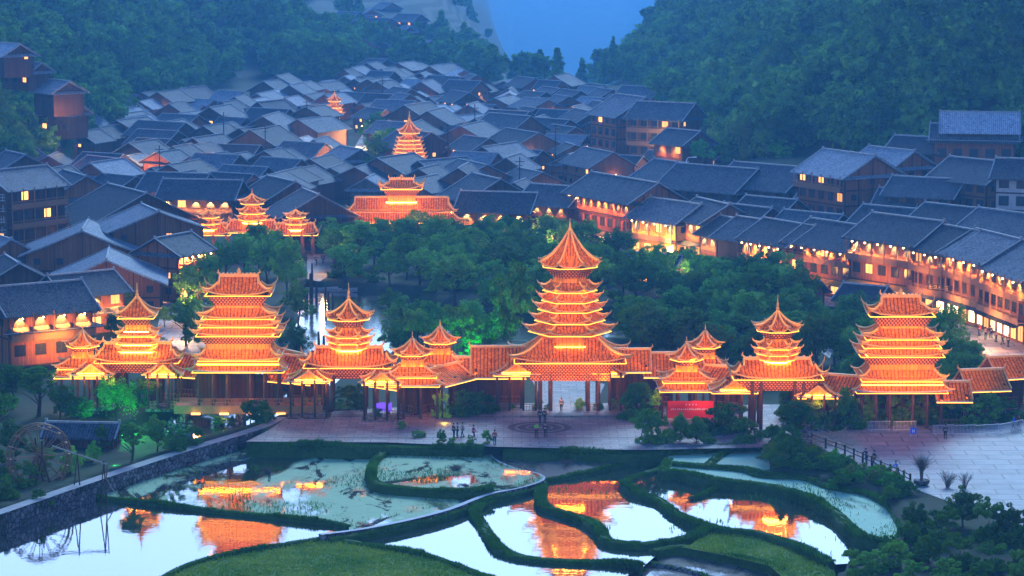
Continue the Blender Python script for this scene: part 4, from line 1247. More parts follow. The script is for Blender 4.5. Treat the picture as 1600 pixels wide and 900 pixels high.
for i, (px, py) in enumerate(((1530,525),(1540,530),(1548,528),(1556,534),(1566,538),(1575,542))):
    person('person in %s in the street crowd behind the banana plants' % ('red','grey','navy blue','pale pink','maroon','black')[i], P(px,py,.1), 200+i*40, (red, grey, navy, pale, maroon, black)[i], navy, ('walk','stand')[i % 2], group='crowd on the lit street at the right edge')

# ================================================================== trees
def leaf_cloud(centres, rad, per, size, flat=1.0, rng=None, droop=0.0):
    """many small leaf faces in clumps around the given centres"""
    C_ = np.repeat(centres, per, axis=0); R_ = np.repeat(rad, per)
    n = len(C_)
    d = rng.normal(size=(n, 3)); d /= np.linalg.norm(d, axis=1)[:, None]
    r = R_*rng.uniform(.35, 1.0, n)**.5
    p = C_+d*r[:, None]*np.array([1, 1, flat])
    if droop: p[:, 2] -= np.abs(rng.normal(0, droop, n))
    nn = d+rng.normal(0, .55, (n, 3)); nn[:, 2] += .35
    nn /= np.linalg.norm(nn, axis=1)[:, None]
    t = np.cross(nn, rng.normal(size=(n, 3))); t /= np.linalg.norm(t, axis=1)[:, None]+1e-9
    b = np.cross(nn, t)
    s = size*rng.uniform(.6, 1.4, n)[:, None]
    t = t*s; b = b*s*.62
    v = np.stack([p-t-b*.3, p+b*.2*0-b, p+t+b*.3, p+b], 1).reshape(-1, 3)
    return v
def crown_points(kind, n, h, r, rng):
    out = []; rad = []
    if kind == 'conifer':
        for i in range(n):
            t = (i+rng.random())/n; z = h*(.12+.86*t); rr = r*(1-t)**.8*rng.uniform(.4, 1.0)
            a = rng.uniform(0, 2*math.pi); out.append((rr*math.cos(a), rr*math.sin(a), z)); rad.append(r*.22*(1-t*.6)+.1)
        return np.array(out), np.array(rad)
    if kind == 'bamboo':
        for k in range(14):
            a = rng.uniform(0, 6.28); lean = rng.uniform(.2, 1)*r; hh = h*rng.uniform(.7, 1)
            for i in range(n//14):
                t = (i+1)/(n//14); out.append((math.cos(a)*lean*t**2, math.sin(a)*lean*t**2, hh*(.2+.8*t))); rad.append(.16*r*(1.2-t*.5)+.15)
        return np.array(out), np.array(rad)
    # lobes: a few sub crowns, each covered with clumps
    lobes = []
    k = {'broad': 7, 'tall': 8, 'bush': 5, 'willow': 6}[kind]
    lo = {'broad': .24, 'tall': .2, 'bush': .05, 'willow': .45}[kind]
    for i in range(k):
        t = rng.uniform(0, 1); a = rng.uniform(0, 2*math.pi) if kind != 'bush' else 2*math.pi*i/k+rng.uniform(-.5, .5)
        z = h*(lo+(.92-lo)*t*.8); q = r*rng.uniform(.25, .62)*(1-.35*t)
        lobes.append((q*math.cos(a), q*math.sin(a), z, r*rng.uniform(.36, .56)))
    lobes.append((0, 0, h*.78, r*.5))
    for i in range(n):
        L = lobes[i % len(lobes)]
        d = rng.normal(size=3); d /= np.linalg.norm(d)
        if d[2] < -.3: d[2] *= .4
        q = L[3]*rng.uniform(.55, 1.08)
        z = L[2]+d[2]*q*.85
        if kind == 'bush': z = max(z, h*.06)
        out.append((L[0]+d[0]*q, L[1]+d[1]*q, z)); rad.append(L[3]*rng.uniform(.2, .38))
    return np.array(out), np.array(rad)
def trunk_mesh(kind, h, r, rng, mat='bark'):
    b = MB()
    if kind == 'bamboo':
        for k in range(14):
            a = rng.uniform(0, 6.28); lean = rng.uniform(.2, 1)*r
            b.tube([(math.cos(a)*(.3+lean*t*t), math.sin(a)*(.3+lean*t*t), h*.9*t) for t in (0, .35, .7, 1)], [.05,.045,.035,.01], 4)
        return b.mesh('trunk', M['leaf_bright'])
    tr = max(.1, h*.022)
    top = h*(.9 if kind == 'conifer' else .6)
    if kind == 'bush': tr = .05; top = h*.5
    b.tube([(0,0,-.6),(rng.uniform(-.1,.1)*r,rng.uniform(-.1,.1)*r,top*.5),(rng.uniform(-.15,.15)*r,0,top)], [tr*1.25, tr*.9, tr*.35], 7)
    for i in range(4 if kind == 'bush' else 7):
        a = rng.uniform(0, 6.28); z = top*rng.uniform(.35, .85) if kind != 'bush' else .05
        q = r*rng.uniform(.4, .75)*(.5 if kind == 'conifer' else 1)
        e = (q*math.cos(a), q*math.sin(a), z+h*(.22 if kind != 'conifer' else .02))
        b.tube([(0,0,z),(e[0]*.5,e[1]*.5,z+(e[2]-z)*.6),e], [tr*.5,tr*.35,tr*.12], 5)
    return b.mesh('trunk', M[mat])
PROTO = {}
def proto(key, kind, h, r, clumps, per, leaf, seeds, mat='leaf', flat=.8, droop=0):
    PROTO[key] = []
    for sd in range(seeds):
        rng = np.random.default_rng(hash(key) % 1 + sum(map(ord, key))*13+sd)
        c, rd = crown_points(kind, clumps, h, r, rng)
        v = leaf_cloud(c, rd, per, leaf, flat, rng, droop)
        PROTO[key].append((quads('crown', v, M[mat]), trunk_mesh(kind, h, r, rng), h, r, v))
print('protos', flush=True)
proto('broad', 'broad', 8, 4.0, 130, 55, .18, 4)
proto('tall', 'tall', 11, 3.2, 100, 45, .2, 2)
proto('willow', 'willow', 7.5, 3.2, 90, 55, .14, 2, droop=1.2)
proto('conifer', 'conifer', 12, 2.6, 130, 30, .22, 2, flat=.4)
proto('bamboo', 'bamboo', 9, 3.5, 112, 36, .2, 2, 'leaf_bright')
proto('bush', 'bush', 2.2, 1.6, 90, 95, .075, 4)
proto('bright', 'broad', 3.4, 2.4, 100, 90, .1, 1, 'leaf_bright')
ADJ = {'broad': 'round-crowned green tree', 'tall': 'tall narrow green tree', 'willow': 'drooping feathery tree', 'conifer': 'dark pointed conifer',
       'bamboo': 'arching bamboo clump', 'bush': 'leafy green bush', 'bright': 'bright green leafy bush'}
CAT = {'broad': 'tree', 'tall': 'tree', 'willow': 'tree', 'conifer': 'tree', 'bamboo': 'bamboo', 'bush': 'bush', 'bright': 'bush'}
NAME = {'broad': 'broadleaf_tree', 'tall': 'tall_tree', 'willow': 'willow_tree', 'conifer': 'conifer_tree', 'bamboo': 'bamboo_clump', 'bush': 'green_bush', 'bright': 'green_bush'}
PLANTS = []     # (root, kind) to be labelled later
def plant(kind, x, y, h, r=None, z=None, group=None, tint=(1,1,1), label=None):
    pr = PROTO[kind]; me, tk, h0, r0, _ = pr[random.randrange(len(pr))]
    if z is None: z = hz(x, y)
    k = h/h0; kr = (r/r0) if r else k
    e = empty(NAME[kind], (x, y, z), random.uniform(0, 6.28), label, CAT[kind], group)
    e.scale = (kr, kr, k)
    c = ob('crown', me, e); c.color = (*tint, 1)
    if CAT[kind] != 'bush' or h > 1.8: ob('trunk', tk, e)
    if not label: PLANTS.append((e, kind, Vector((x, y, z+h*.6))))
    return e
def tintr(a=.55, b=1.6):
    k = random.uniform(a, b); w = random.uniform(-.18, .18)
    return (k*(1+w), k, k*(1-w*.5))
def pxplant(kind, px, py, h, r=None, z=0.0, **k):
    p = P(px, py, z)
    if z == 0.0: 
        for _ in range(3): p = P(px, py, hz(p.x, p.y))
    return plant(kind, p.x, p.y, h, r, **k)

print('belt', flush=True)
# the belt of trees between the gate row and the village
G1 = 'trees of the belt between the golden gate row and the village'
belt = pxpoly([(508,392),(620,380),(720,378),(850,372),(905,392),(1000,420),(1110,440),(1230,470),(1300,498),(1330,560),(1290,600),(1160,588),(1000,565),(960,500),(760,520),(800,560),(740,566),(650,545),(625,470),(520,452)], 0)
A = np.array(belt); x0, y0 = A.min(0); x1, y1 = A.max(0)
pts = []
tries = 0
while len(pts) < 118 and tries < 6000:
    tries += 1
    x = random.uniform(x0, x1); y = random.uniform(y0, y1)
    if not pip(np.array([x]), np.array([y]), belt)[0]: continue
    if pip(np.array([x]), np.array([y]), RIVER)[0] and pdist(np.array([x]), np.array([y]), RIVER)[0] > 1.5: continue
    px, py = PX((x, y, 0))
    if 1268 < px < 1322 and 470 < py < 560: continue
    if 990 < px < 1055 and py < 440: continue
    if any((x-a)**2+((y-b))**2 < 4.0**2 for a, b in pts): continue
    pts.append((x, y))
    k = random.choices(['broad','tall','willow'], [6,1,1])[0]
    h = random.uniform(4.8, 7.8)*(1.15 if k == 'tall' else 1)
    if py < 410: h = min(h, 5.6)
    plant(k, x, y, h, random.uniform(.5, .68)*min(h, 7.5), group=G1, tint=tintr())
for _ in range(400):
    x = random.uniform(x0, x1); y = random.uniform(y0, y1)
    if not pip(np.array([x]), np.array([y]), belt)[0] or pip(np.array([x]), np.array([y]), RIVER)[0]: continue
    if any((x-a)**2+(y-b)**2 < 2.6**2 for a, b in pts): continue
    px, py = PX((x, y, 0))
    if 1268 < px < 1322 and 470 < py < 560: continue
    pts.append((x, y)); h = random.uniform(1.6, 3.2)
    plant('bush', x, y, h, h*.95, group='undergrowth bushes between the trees of the belt', tint=tintr(.7, 1.3))
pxplant('broad', 800, 558, 12.5, 4.4, group=G1, tint=(.8,.95,.6), label='largest round dark green tree just left of the main gate tower')
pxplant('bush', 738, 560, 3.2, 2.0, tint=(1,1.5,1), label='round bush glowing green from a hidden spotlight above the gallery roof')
a = P(738, 566); lamp('green_spotlight', (a.x, a.y-1.5, 1.2), 160, (.05,1,.25), None, .2)
a = P(808, 575); lamp('orange_uplight', (a.x, a.y-3.2, 4.4), 300, (1,.35,.06), None, .3)
pxplant('tall', 1176, 520, 10.5, 4.6, group=G1, tint=(.6,.8,.7))
pxplant('willow', 1475, 560, 7.5, 4.0, group=G1, tint=(.8,1.1,.9)); pxplant('willow', 1440, 585, 6, 3.0, group=G1, tint=(.9,1.1,.9))
pxplant('broad', 1090, 575, 6, 5, group=G1, tint=(.9,.5,.6)); pxplant('broad', 1020, 560, 5.5, 4.5, group=G1, tint=(.8,.5,.6))
for px, py, h, r in ((628,500,6,3.2),(642,522,6.5,3.4),(622,540,5,3),(660,505,6,3),(655,548,5,3),(612,470,4.5,2.6)): pxplant('broad', px, py, h, r, z=-.6, group='trees on the far bank of the stream', tint=tintr(.8, 1.3))
G8 = 'trees and bushes between the right block tower and the bank street'
reg = pxpoly([(1300,520),(1345,505),(1420,520),(1470,545),(1560,600),(1560,628),(1440,622),(1300,600)], 0)
A = np.array(reg); rx0, ry0 = A.min(0); rx1, ry1 = A.max(0); q8 = []
for _ in range(900):
    x = random.uniform(rx0, rx1); y = random.uniform(ry0, ry1)
    if not pip(np.array([x]), np.array([y]), reg)[0] or any((x-a)**2+(y-b)**2 < 3.3**2 for a, b in q8): continue
    q8.append((x, y))
    if len(q8) > 46: break
    k = random.choice(['broad','bush','bush','willow']); h = random.uniform(3.6, 5.6) if k != 'bush' else random.uniform(1.8, 3.4)
    plant(k, x, y, h, h*(.6 if k != 'bush' else .9), group=G8, tint=tintr(.8, 1.6))
# left cluster behind the left block tower
G2 = 'trees behind the left block tower'
for px, py, h, r in ((292,545,7,3.2),(310,500,8,3.6),(322,470,7,3.4),(352,440,6.5,3.6),(385,440,7.5,3.8),(420,448,8.5,3.6),(448,470,9,3.4),(465,520,6,2.8),(462,560,5,2.6),(405,425,8,3.2),(440,430,7,3.2),(335,520,7,3),(300,470,5,2.6)):
    pxplant('broad', px, py, h, r, group=G2, tint=tintr())
for px, py, h, r in ((190,500,5.2,2.4),(205,480,4.6,2.2),(182,535,4,2),(245,560,3,1.5),(258,512,3,1.6)):
    pxplant('broad', px, py, h, r, group='small trees beside the left bank houses', tint=tintr(.9, 1.4))
# village green
G3 = 'trees around the drum tower'
for px, py, h, r in ((585,262,7,4),(602,250,7,4),(575,280,5,3),(615,240,6,3.4),(600,232,6,3.4),(560,300,3,2),(590,215,6,4),(575,225,5,3),(625,300,3,2),(690,222,4,3)):
    pxplant('broad', px, py, h, r, group=G3, tint=tintr(.9, 1.3))
# left foreground garden
G4 = 'trees and bushes of the stream garden on the left'
for px, py, h, r, k, t_ in ((20,640,5.5,3.2,'broad',.8),(60,650,6.5,3,'tall',1),(-5,690,6,3.5,'broad',.8),(95,660,4.5,2.4,'broad',.7),(22,720,4.5,2.8,'broad',.6),(128,668,3.5,2.2,'broad',.6),
        (230,650,4.5,2.4,'broad',.6),(165,650,4.2,2.0,'broad',.7),(205,722,4.6,2.0,'tall',1.1),(245,705,4,1.9,'broad',1.2),(275,705,2.4,1.7,'bush',1.1),(300,695,2,1.5,'bush',.9),
        (340,690,3.4,1.7,'tall',1),(392,668,3.2,1.9,'broad',.6),(412,660,2.4,1.7,'bush',.7),(365,684,2.4,1.6,'bush',.9),(110,740,2.6,1.6,'bush',1.6),(35,760,2.6,2,'bush',1),(70,742,2.8,2.0,'bush',1.4),
        (10,780,2.2,1.8,'bush',.8),(60,778,1.8,1.6,'bush',.8),(120,765,1.8,1.6,'bush',.8),(170,745,2.2,1.6,'bush',.8),(145,722,2.0,1.2,'bush',1.8),(215,735,2.0,1.6,'bush',.8),(255,722,1.8,1.6,'bush',.7),(-10,745,3,2.6,'bush',.9),(160,700,2.2,1.6,'bush',.7),(300,650,2.5,1.6,'bush',1.2),(330,668,2.2,1.5,'bush',1.3)):
    pxplant(k, px, py, h, r, group=G4, tint=(t_, t_, t_*.9))
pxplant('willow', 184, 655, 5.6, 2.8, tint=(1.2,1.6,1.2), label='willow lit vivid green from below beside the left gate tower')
a = P(177, 664); lamp('green_spotlight', (a.x+1.2, a.y-.4, .8), 220, (.03,1,.15), None, .15)
a = P(180, 722); lamp('green_spotlight', (a.x, a.y-.5, -.2), 6, (.03,1,.1), None, .1)
for px in range(306, 450, 13): pxplant('bush', px, 617, random.uniform(3, 4), 2.4, z=-1.2, group='bushes on the water edge behind the timber gallery', tint=(.6,.7,.6))
# bushes at the foot of the gate row
G5 = 'bushes along the front of the plaza and the gate row'
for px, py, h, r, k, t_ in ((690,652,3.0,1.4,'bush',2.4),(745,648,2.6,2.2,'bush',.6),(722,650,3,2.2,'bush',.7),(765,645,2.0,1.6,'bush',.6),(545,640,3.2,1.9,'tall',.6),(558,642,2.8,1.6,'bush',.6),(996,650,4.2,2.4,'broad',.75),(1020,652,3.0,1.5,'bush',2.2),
        (980,655,2.6,1.6,'bush',.8),(1005,690,3.4,2.0,'broad',1.2),(1032,692,3.2,1.9,'broad',1.1),(1062,690,2.8,1.8,'bush',1),(1090,692,2.6,2,'bush',.9),(1118,694,3.2,2.4,'broad',.7),(1145,694,3.2,2.4,'broad',.75),(1168,690,2.6,1.9,'bush',.8),
        (1240,696,5,2.8,'broad',.7),(1262,670,4.2,2.6,'broad',.75),(1245,650,4.4,2.6,'broad',.8),(1292,664,3.6,2.2,'broad',.9),(1322,664,3.8,2.0,'broad',1.0),(1348,660,2.8,2,'bush',1.1),(1385,656,3.0,2.2,'bush',.9),(1415,657,3.4,2.6,'broad',.7),(1450,656,3.2,2.6,'broad',.7),
        (1482,658,3.2,2.4,'broad',.8),(1515,660,2.6,2,'bush',1.1),(1545,655,3.0,2.0,'bush',.9),(1230,720,3.4,2.4,'bush',.8),(1208,700,2.4,1.8,'bush',.9),(1575,652,2.4,1.8,'bush',.6),(1500,640,3,2,'broad',.6)):
    if k == 'broad' and h < 3.9: k = 'bush'
    if px > 1280: py += 6; h *= 1.1; r *= 1.15
    pxplant(k, px, py, h, r, group=G5, tint=(t_, t_, t_*.8))
a = P(692, 660); lamp('yellow_spotlight', (a.x+.2, a.y-.9, .3), 40, (1,.6,.08), None, .12)
a = P(1022, 662); lamp('yellow_spotlight', (a.x+.2, a.y-.9, .3), 40, (1,.6,.08), None, .12)
for i, px in enumerate((478,500,520,534,548,590,628,655,690,706,735,760,800,838,855,905,935,958,1180,1160)):
    pxplant('bush', px, 694+(px > 780)*3, random.uniform(.7, 1.6), random.uniform(.6, 1.1), group='low bushes on the hedge bank before the plaza', tint=tintr(.9, 1.5))
# slope on the right between paddies and courtyard
G6 = 'bushes on the bank below the courtyard'
for i in range(64):
    t = random.random(); px = 1190+t*235+random.uniform(-12, 12); py = 705+t*72+random.uniform(-14, 20)
    h = random.uniform(.8, 1.7)
    pxplant('bush', px, py, h, h*random.uniform(.8, 1.2), group=G6, z=-.2, tint=random.choice([(1,1,.8),(1.5,.9,1),(.9,1.3,.7),(.8,.9,.8),(1.7,1.1,.9)]))
# bottom right thicket
G7 = 'bushes of the thicket in the bottom right corner'
for px, py, h, r, k, t_ in ((1505,828,3.6,2.3,'bright',1.1),(1470,850,3.2,2.6,'broad',.7),(1430,840,2.8,2.0,'broad',.6),(1545,850,3.8,2.4,'broad',.8),(1580,850,3.2,2.2,'bright',.8),(1600,880,3.2,2.2,'broad',.6),(1450,885,2.6,2.2,'bush',.8),(1500,890,2.8,2.3,'bush',.7),
        (1550,895,2.4,2.2,'bush',.9),(1400,890,2.2,2.0,'bush',1.3),(1370,896,1.8,1.8,'bush',1.5),(1345,905,1.6,1.7,'bush',1.2),(1420,862,2.2,1.8,'bush',.9),(1600,910,2.8,2.2,'bush',1),(1480,910,1.8,2,'bush',1.2),(1425,915,1.8,1.9,'bush',1.5),(1330,885,1.2,1.4,'bush',1.1),(1390,868,1.6,1.5,'bush',1),(1530,915,1.8,1.9,'bush',.8)):
    if k == 'broad': k = 'bush'
    pxplant(k, px, py, h, r, z=-.3, group=G7, tint=(t_, t_, t_*.85))
for px, py, h, r in ((1075,815,.9,.8),(1190,765,.8,.9),(1183,768,.7,.8),(1350,870,1.6,1.3),(1290,882,1.2,1.1)):
    pxplant('bush', px, py, h, r, z=-.9, group='low bushes on the paddy banks', tint=tintr())

# ------------------------------------------------------------------ hillsides
def forest(name, label, n, sampler, kinds, hmin, hmax, keep=0, group=None, leafk=1.0, tint=1.0, bigleaf=1.0):
    """far-off wood that reads as one mass (one object); the `keep` most prominent are trees of their own"""
    V = []; k = 0
    print('forest', name, flush=True); spots = [sampler() for _ in range(n)]
    for i, (x, y) in enumerate(spots):
        z = hz(x, y); kind = random.choice(kinds); h = random.uniform(hmin, hmax)
        if i < keep:
            plant(kind, x, y, h*1.15, h*1.15*.42, z=z-.5, group=group, tint=tintr(.7*tint, 1.4*tint)); continue
        pr = PROTO[kind]; v, h0 = pr[random.randrange(len(pr))][4], pr[0][2]
        q = v.reshape(-1, 4, 3); sel = NR.random(len(q)) < .24*leafk; q = q[sel]
        c = q.mean(1, keepdims=True); q = c+(q-c)*2.5*bigleaf
        s_ = h/h0; a = random.uniform(0, 6.28); ca, sa = math.cos(a), math.sin(a)
        R_ = np.array([[ca,-sa,0],[sa,ca,0],[0,0,1]])
        q = (q.reshape(-1, 3)*np.array([s_*1.15,s_*1.15,s_]))@R_.T+np.array([x, y, z-.5])
        V.append(q)
    me = quads(name, np.concatenate(V), M['forest'])
    return ob(name, me, kind='stuff', label=label)
M['forest'] = leafmat('forest_leaves', (.01,.055,.012), (.15,.33,.04))
def samp_left():
    while True:
        Y = random.uniform(590, 1130); xl = float(np.interp(Y, SL_Y, SL_X)); x = xl-abs(random.gauss(0, 55))+3
        if Y > 1000 and x > -75: continue
        z = hz(x, Y); px, py = PX((x, Y, z+5))
        if -60 < px < 562-max(0, 70-py)*.5 and -60 < py: return x, Y
def samp_right():
    while True:
        Y = 502+498*random.random()**1.5; xr = float(np.interp(Y, SR_Y, SR_X)); x = xr+random.uniform(-2, 85)
        if Y < 540 and x < 84: continue
        z = hz(x, Y); px, py = PX((x, Y, z+5))
        if 900 < px < 1680 and -60 < py: return x, Y
def samp_far():
    while True:
        Y = 900+2000*random.random()**2.4; x = random.uniform(-330, 330); 
        px, py = PX((x, Y, hz(x, Y)))
        if not(430 < px < 1040 and -40 < py < 150): continue
        if py > np.interp(px, [300, 500, 560, 700, 760, 900, 960], [172, 144, 112, 116, 144, 146, 166]): continue
        if px > 752+14*math.sin(py*.2)-max(0, 60-py)*.6 and random.random() < .985: continue
        if vnoise(np.array([x]), np.array([Y]), .07, 21)[0] > (.3 if px > 565 and py < 112 else -.3 if Y < 1050 else .0)+(.3 if x > -10 and Y > 1050 else 0): return x, Y
def samp_spur():
    while True:
        Y = random.uniform(990, 1300); xr = float(np.interp(Y, SR_Y, SR_X)); x = xr+abs(random.gauss(0, 40))
        px, py = PX((x, Y, hz(x, Y)+5))
        if 900 < px < 1120 and -60 < py: return x, Y
forest('forest_left_hillside', 'dense blue green forest covering the left hillside', 520, samp_left, ['broad','broad','tall','bamboo'], 7, 13, 60, 'trees of the left hillside forest')
forest('forest_right_hillside', 'dense dark forest covering the right hillside', 760, samp_right, ['broad','broad','tall','bamboo','willow'], 7, 14, 80, 'trees of the right hillside forest')
forest('forest_valley_head', 'hazy scattered woods on the far valley slopes', 700, samp_far, ['broad','tall','conifer'], 7, 13, 0, leafk=.5, bigleaf=1.5)
forest('forest_far_spur', 'faint blue wood on the second spur at right', 150, samp_spur, ['conifer','tall','broad'], 8, 13, 0, leafk=.5, bigleaf=1.4)
for px, py, h, z, lb in ((996,152,9,1.8,'dark conifer standing alone at the foot of the right hill'),(958,120,12,3,'tall pale conifer far off left of the lone dark conifer'),(944,124,8,3,'smaller pale conifer just left of the tall far one')):
    p = P(px, py, z); plant('conifer', p.x, p.y, h, h*.2, z=z, label=lb, group='conifers on the far spur', tint=(.7,.8,.8))
for px, py, h, z, t_ in ((1500,205,6.5,14,(1.3,1.9,1.3)),(1095,262,5.5,5,(1.1,1.7,1)),(1215,262,6,6,(1.2,1.7,.9))):
    p = P(px, py, z); plant('broad', p.x, p.y, h, h*.55, z=z, group='bright trees at the edge of the right hillside', tint=t_)
# ================================================================== timber houses
_mc = {}
def cached(key, fn):
    if key not in _mc: _mc[key] = fn()
    return _mc[key]
def win_mesh(w, h):
    return cached(('wf', w, h), lambda: MB().box(-w/2,w/2,-.06,.0,-h/2,-h/2+.08).box(-w/2,w/2,-.06,.0,h/2-.08,h/2).box(-w/2,-w/2+.08,-.06,0,-h/2+.08,h/2-.08)
        .box(w/2-.08,w/2,-.06,0,-h/2+.08,h/2-.08).box(-.03,.03,-.05,0,-h/2+.08,h/2-.08).mesh('window', M['trim']))
def pane_mesh(w, h, m):
    return cached(('wp', w, h, m), lambda: MB().add([(-w/2+.08,-.03,-h/2+.08),(w/2-.08,-.03,-h/2+.08),(w/2-.08,-.03,h/2-.08),(-w/2+.08,-.03,h/2-.08)],[(0,1,2,3)]).mesh('pane', M[m]))
def window(root, x, y, z, face, w=1.1, h=1.1, m='glass_dark'):
    """face: 'f' front(-y), 'r' right(+x), 'l' left(-x), 'b' back"""
    rz = {'f': 0, 'r': math.pi/2, 'l': -math.pi/2, 'b': math.pi}[face]
    f = ob('window', win_mesh(w, h), root, (x, y, z), rz)
    ob('pane', pane_mesh(w, h, m), f)
    return f
def house(name, label, loc, th, L, W, He, rh=None, wall='wood', roof='slate', group=None, storeys=2, front='windows', lamps=0, lampp=30, litp=.15,
          gable_pent=True, balcony=None, shop=False, detail=2, ox=.9, oy=1.1, skirt=None, cat='house', lampc=(1,.36,.07), gl=False, gable_win=True, rows=4):
    """timber house: ridge along local x, front facade to local -y, gable ends at +-x"""
    rh = rh or W*.27
    root = empty(name, loc, th, label, cat, group)
    b = MB()
    hw, hl = W/2, L/2
    pen = [(-hw,0),(hw,0),(hw,He),(0,He+rh),(-hw,He)]
    vs = [(-hl,y,z-(1.5 if z == 0 else 0)) for y, z in pen]+[(hl,y,z-(1.5 if z == 0 else 0)) for y, z in pen]
    b.add(vs, [(0,4,3,2,1),(5,6,7,8,9),(0,5,9,4),(1,2,7,6)])
    b.build('wall', M[wall], root)
    r, zf, hx, hy = gable_slopes(L, W, He+.12, rh, ox, oy, .1, rows)
    rf = r.build('roof', M[roof], root)
    rd = MB(); zt = zf(0)
    rd.box(-hx-.02, hx+.02, -.16, .16, zt-.06, zt+.16)
    for sx in (-1, 1):
        for sy in (-1, 1):
            rd.bar((sx*(hx-.06),sy*.1,zt+.03),(sx*(hx-.06),sy*hy,zf(1)+.03), .2, .1)
        if detail > 1: rd.box(sx*hx-.25*(sx > 0), sx*hx+.25*(sx < 0), -.14, .14, zt+.14, zt+.42)
    rd.build('ridge', M['verge'], rf)
    sh = He/storeys
    tr = MB()
    for k in range(1, storeys):
        z = sh*k
        tr.box(-hl-.06, hl+.06, -hw-.08, -hw+.02, z-.12, z+.12)
        tr.box(hl-.02, hl+.08, -hw-.08, hw+.08, z-.12, z+.12); tr.box(-hl-.08, -hl+.02, -hw-.08, hw+.08, z-.12, z+.12)
    for x in (-hl, hl):
        for y in (-hw, hw): tr.box(x-.12, x+.12, y-.12, y+.12, 0, He+.1)
    if detail > 1:
        for y in (-hw*.5, 0, hw*.5):
            for x in (-hl-.05, hl+.05): tr.box(x-.05, x+.05, y-.08, y+.08, 0, He+(rh*(1-abs(y)/hw))-.1)
    tr.build('frame_timber', M['trim'], root)
    if gable_pent and storeys > 1:
        for sx in (-1, 1):
            pr = MB(); z = He-.15
            g = [[Vector((sx*hl, -hw-.5, z)), Vector((sx*hl, hw+.5, z))], [Vector((sx*(hl+.95), -hw-.7, z-.42)), Vector((sx*(hl+.95), hw+.7, z-.42))]]
            g2 = [[p-Vector((0,0,.1)) for p in row] for row in g]
            pr.grid(g[::-1] if sx > 0 else g); pr.grid(g2 if sx > 0 else g2[::-1]); pr.grid([g[-1], g2[-1]] if sx > 0 else [g2[-1], g[-1]])
            pr.build('pent_roof', M[roof], root)
    if skirt:      # tiled skirt roof along the front and ends at the top of the ground floor
        z = skirt; w_ = 1.3
        a = [(-hl-w_,-hw-w_),(hl+w_,-hw-w_),(hl+w_,hw)]; c_ = [(-hl,-hw),(hl,-hw),(hl,hw)]
        pr = MB()
        A = [Vector((*p, z-.55)) for p in a]; C_ = [Vector((*p, z)) for p in c_]
        pr.grid([A, C_]); pr.grid([[p-Vector((0,0,.12)) for p in C_], [p-Vector((0,0,.12)) for p in A]]); pr.grid([[p-Vector((0,0,.12)) for p in A], A])
        sk = pr.build('skirt_roof', M[roof], root)
        MB().tube([p+Vector((0,0,.04)) for p in A], .07, 4).build('eave_board', M['verge'], sk)
    rg = random.Random(label or name)
    def wm(): return 'lit' if rg.random() < litp else 'glass_dark'
    bays = max(1, int(L/2.4))
    if front == 'windows':
        for k in range(storeys):
            for i in range(bays):
                x = -hl+(i+.5)*L/bays
                if shop and k == 0:
                    window(root, x, -hw-.01, sh*.48, 'f', min(1.9, L/bays-.35), sh*.74, 'lit_white' if rg.random() < .45 else 'lit' if rg.random() < .7 else 'glass_dark')
                elif detail > 1 or rg.random() < .6:
                    window(root, x, -hw-.01, sh*(k+.55), 'f', 1.55 if detail > 1 else 1.2, 1.5 if detail > 1 else 1.15, wm())
    if gable_win:
        nb = max(1, int(W/3))
        for f_, x in (('r', hl+.01), ('l', -hl-.01)):
            for k in range(storeys):
                for i in range(nb):
                    if rg.random() < (.75 if detail > 1 else .4):
                        window(root, x, -hw+(i+.5)*W/nb, sh*(k+.55), f_, 1.0, 1.0, wm())
    if balcony:
        for bz in balcony:
            d = 1.0; z = sh*bz
            bb = MB(); bb.box(-hl, hl, -hw-d, -hw-.08, z-.1, z+.02)
            bb.bar((-hl,-hw-d,z+.95),(hl,-hw-d,z+.95), .09)
            bb.box(-hl, hl, -hw-d-.03, -hw-d+.03, z-.28, z+.62)
            for x in np.linspace(-hl, hl, bays+1): bb.bar((x,-hw-d,z-.3),(x,-hw-d,z+sh-.1), .14)
            bb.build('balcony', M['timber'], root)
    if shop and detail > 1:
        aw = MB(); g = [[Vector((-hl,-hw-.05,sh-.1)), Vector((hl,-hw-.05,sh-.1))], [Vector((-hl,-hw-1.5,sh-.6)), Vector((hl,-hw-1.5,sh-.6))]]
        aw.grid(g[::-1]); aw.grid([[p-Vector((0,0,.1)) for p in r_] for r_ in g]); aw.build('awning', M['slate' if not gl else 'gold_wall'], root)
        if shop == 'bright':
            lamp('shop_light', (0, -hw-2.2, sh*.6), 160, (1,.7,.4), root, .5)
    if lamps:
        bm = cached('bulb', lambda: MB().lathe([(.03,-.1),(.11,-.05),(.12,.03),(.05,.1)], 8).mesh('lamp', M['bulb']))
        for i in range(lamps):
            x = -hl+(i+.5)*L/lamps
            d0 = 1.15 if balcony else .55
            l = ob('lamp', bm, root, (x, -hw-d0+.15, He-.12-d0*rh/(W/2)-.05))
            lamp('eave_light', (x, -hw-.55, He-.6), lampp, lampc, root, .05, math.radians(75), (x, -hw+.1, He-2.8), .3)
        lamp('facade_fill', (0, -hw-4.5, He*.45), lampp*9, (1,.4,.07), root, .6, math.radians(120), (0, 0, He*.5), .9)  # unseen broad spot added to wash the facade amber
    return root

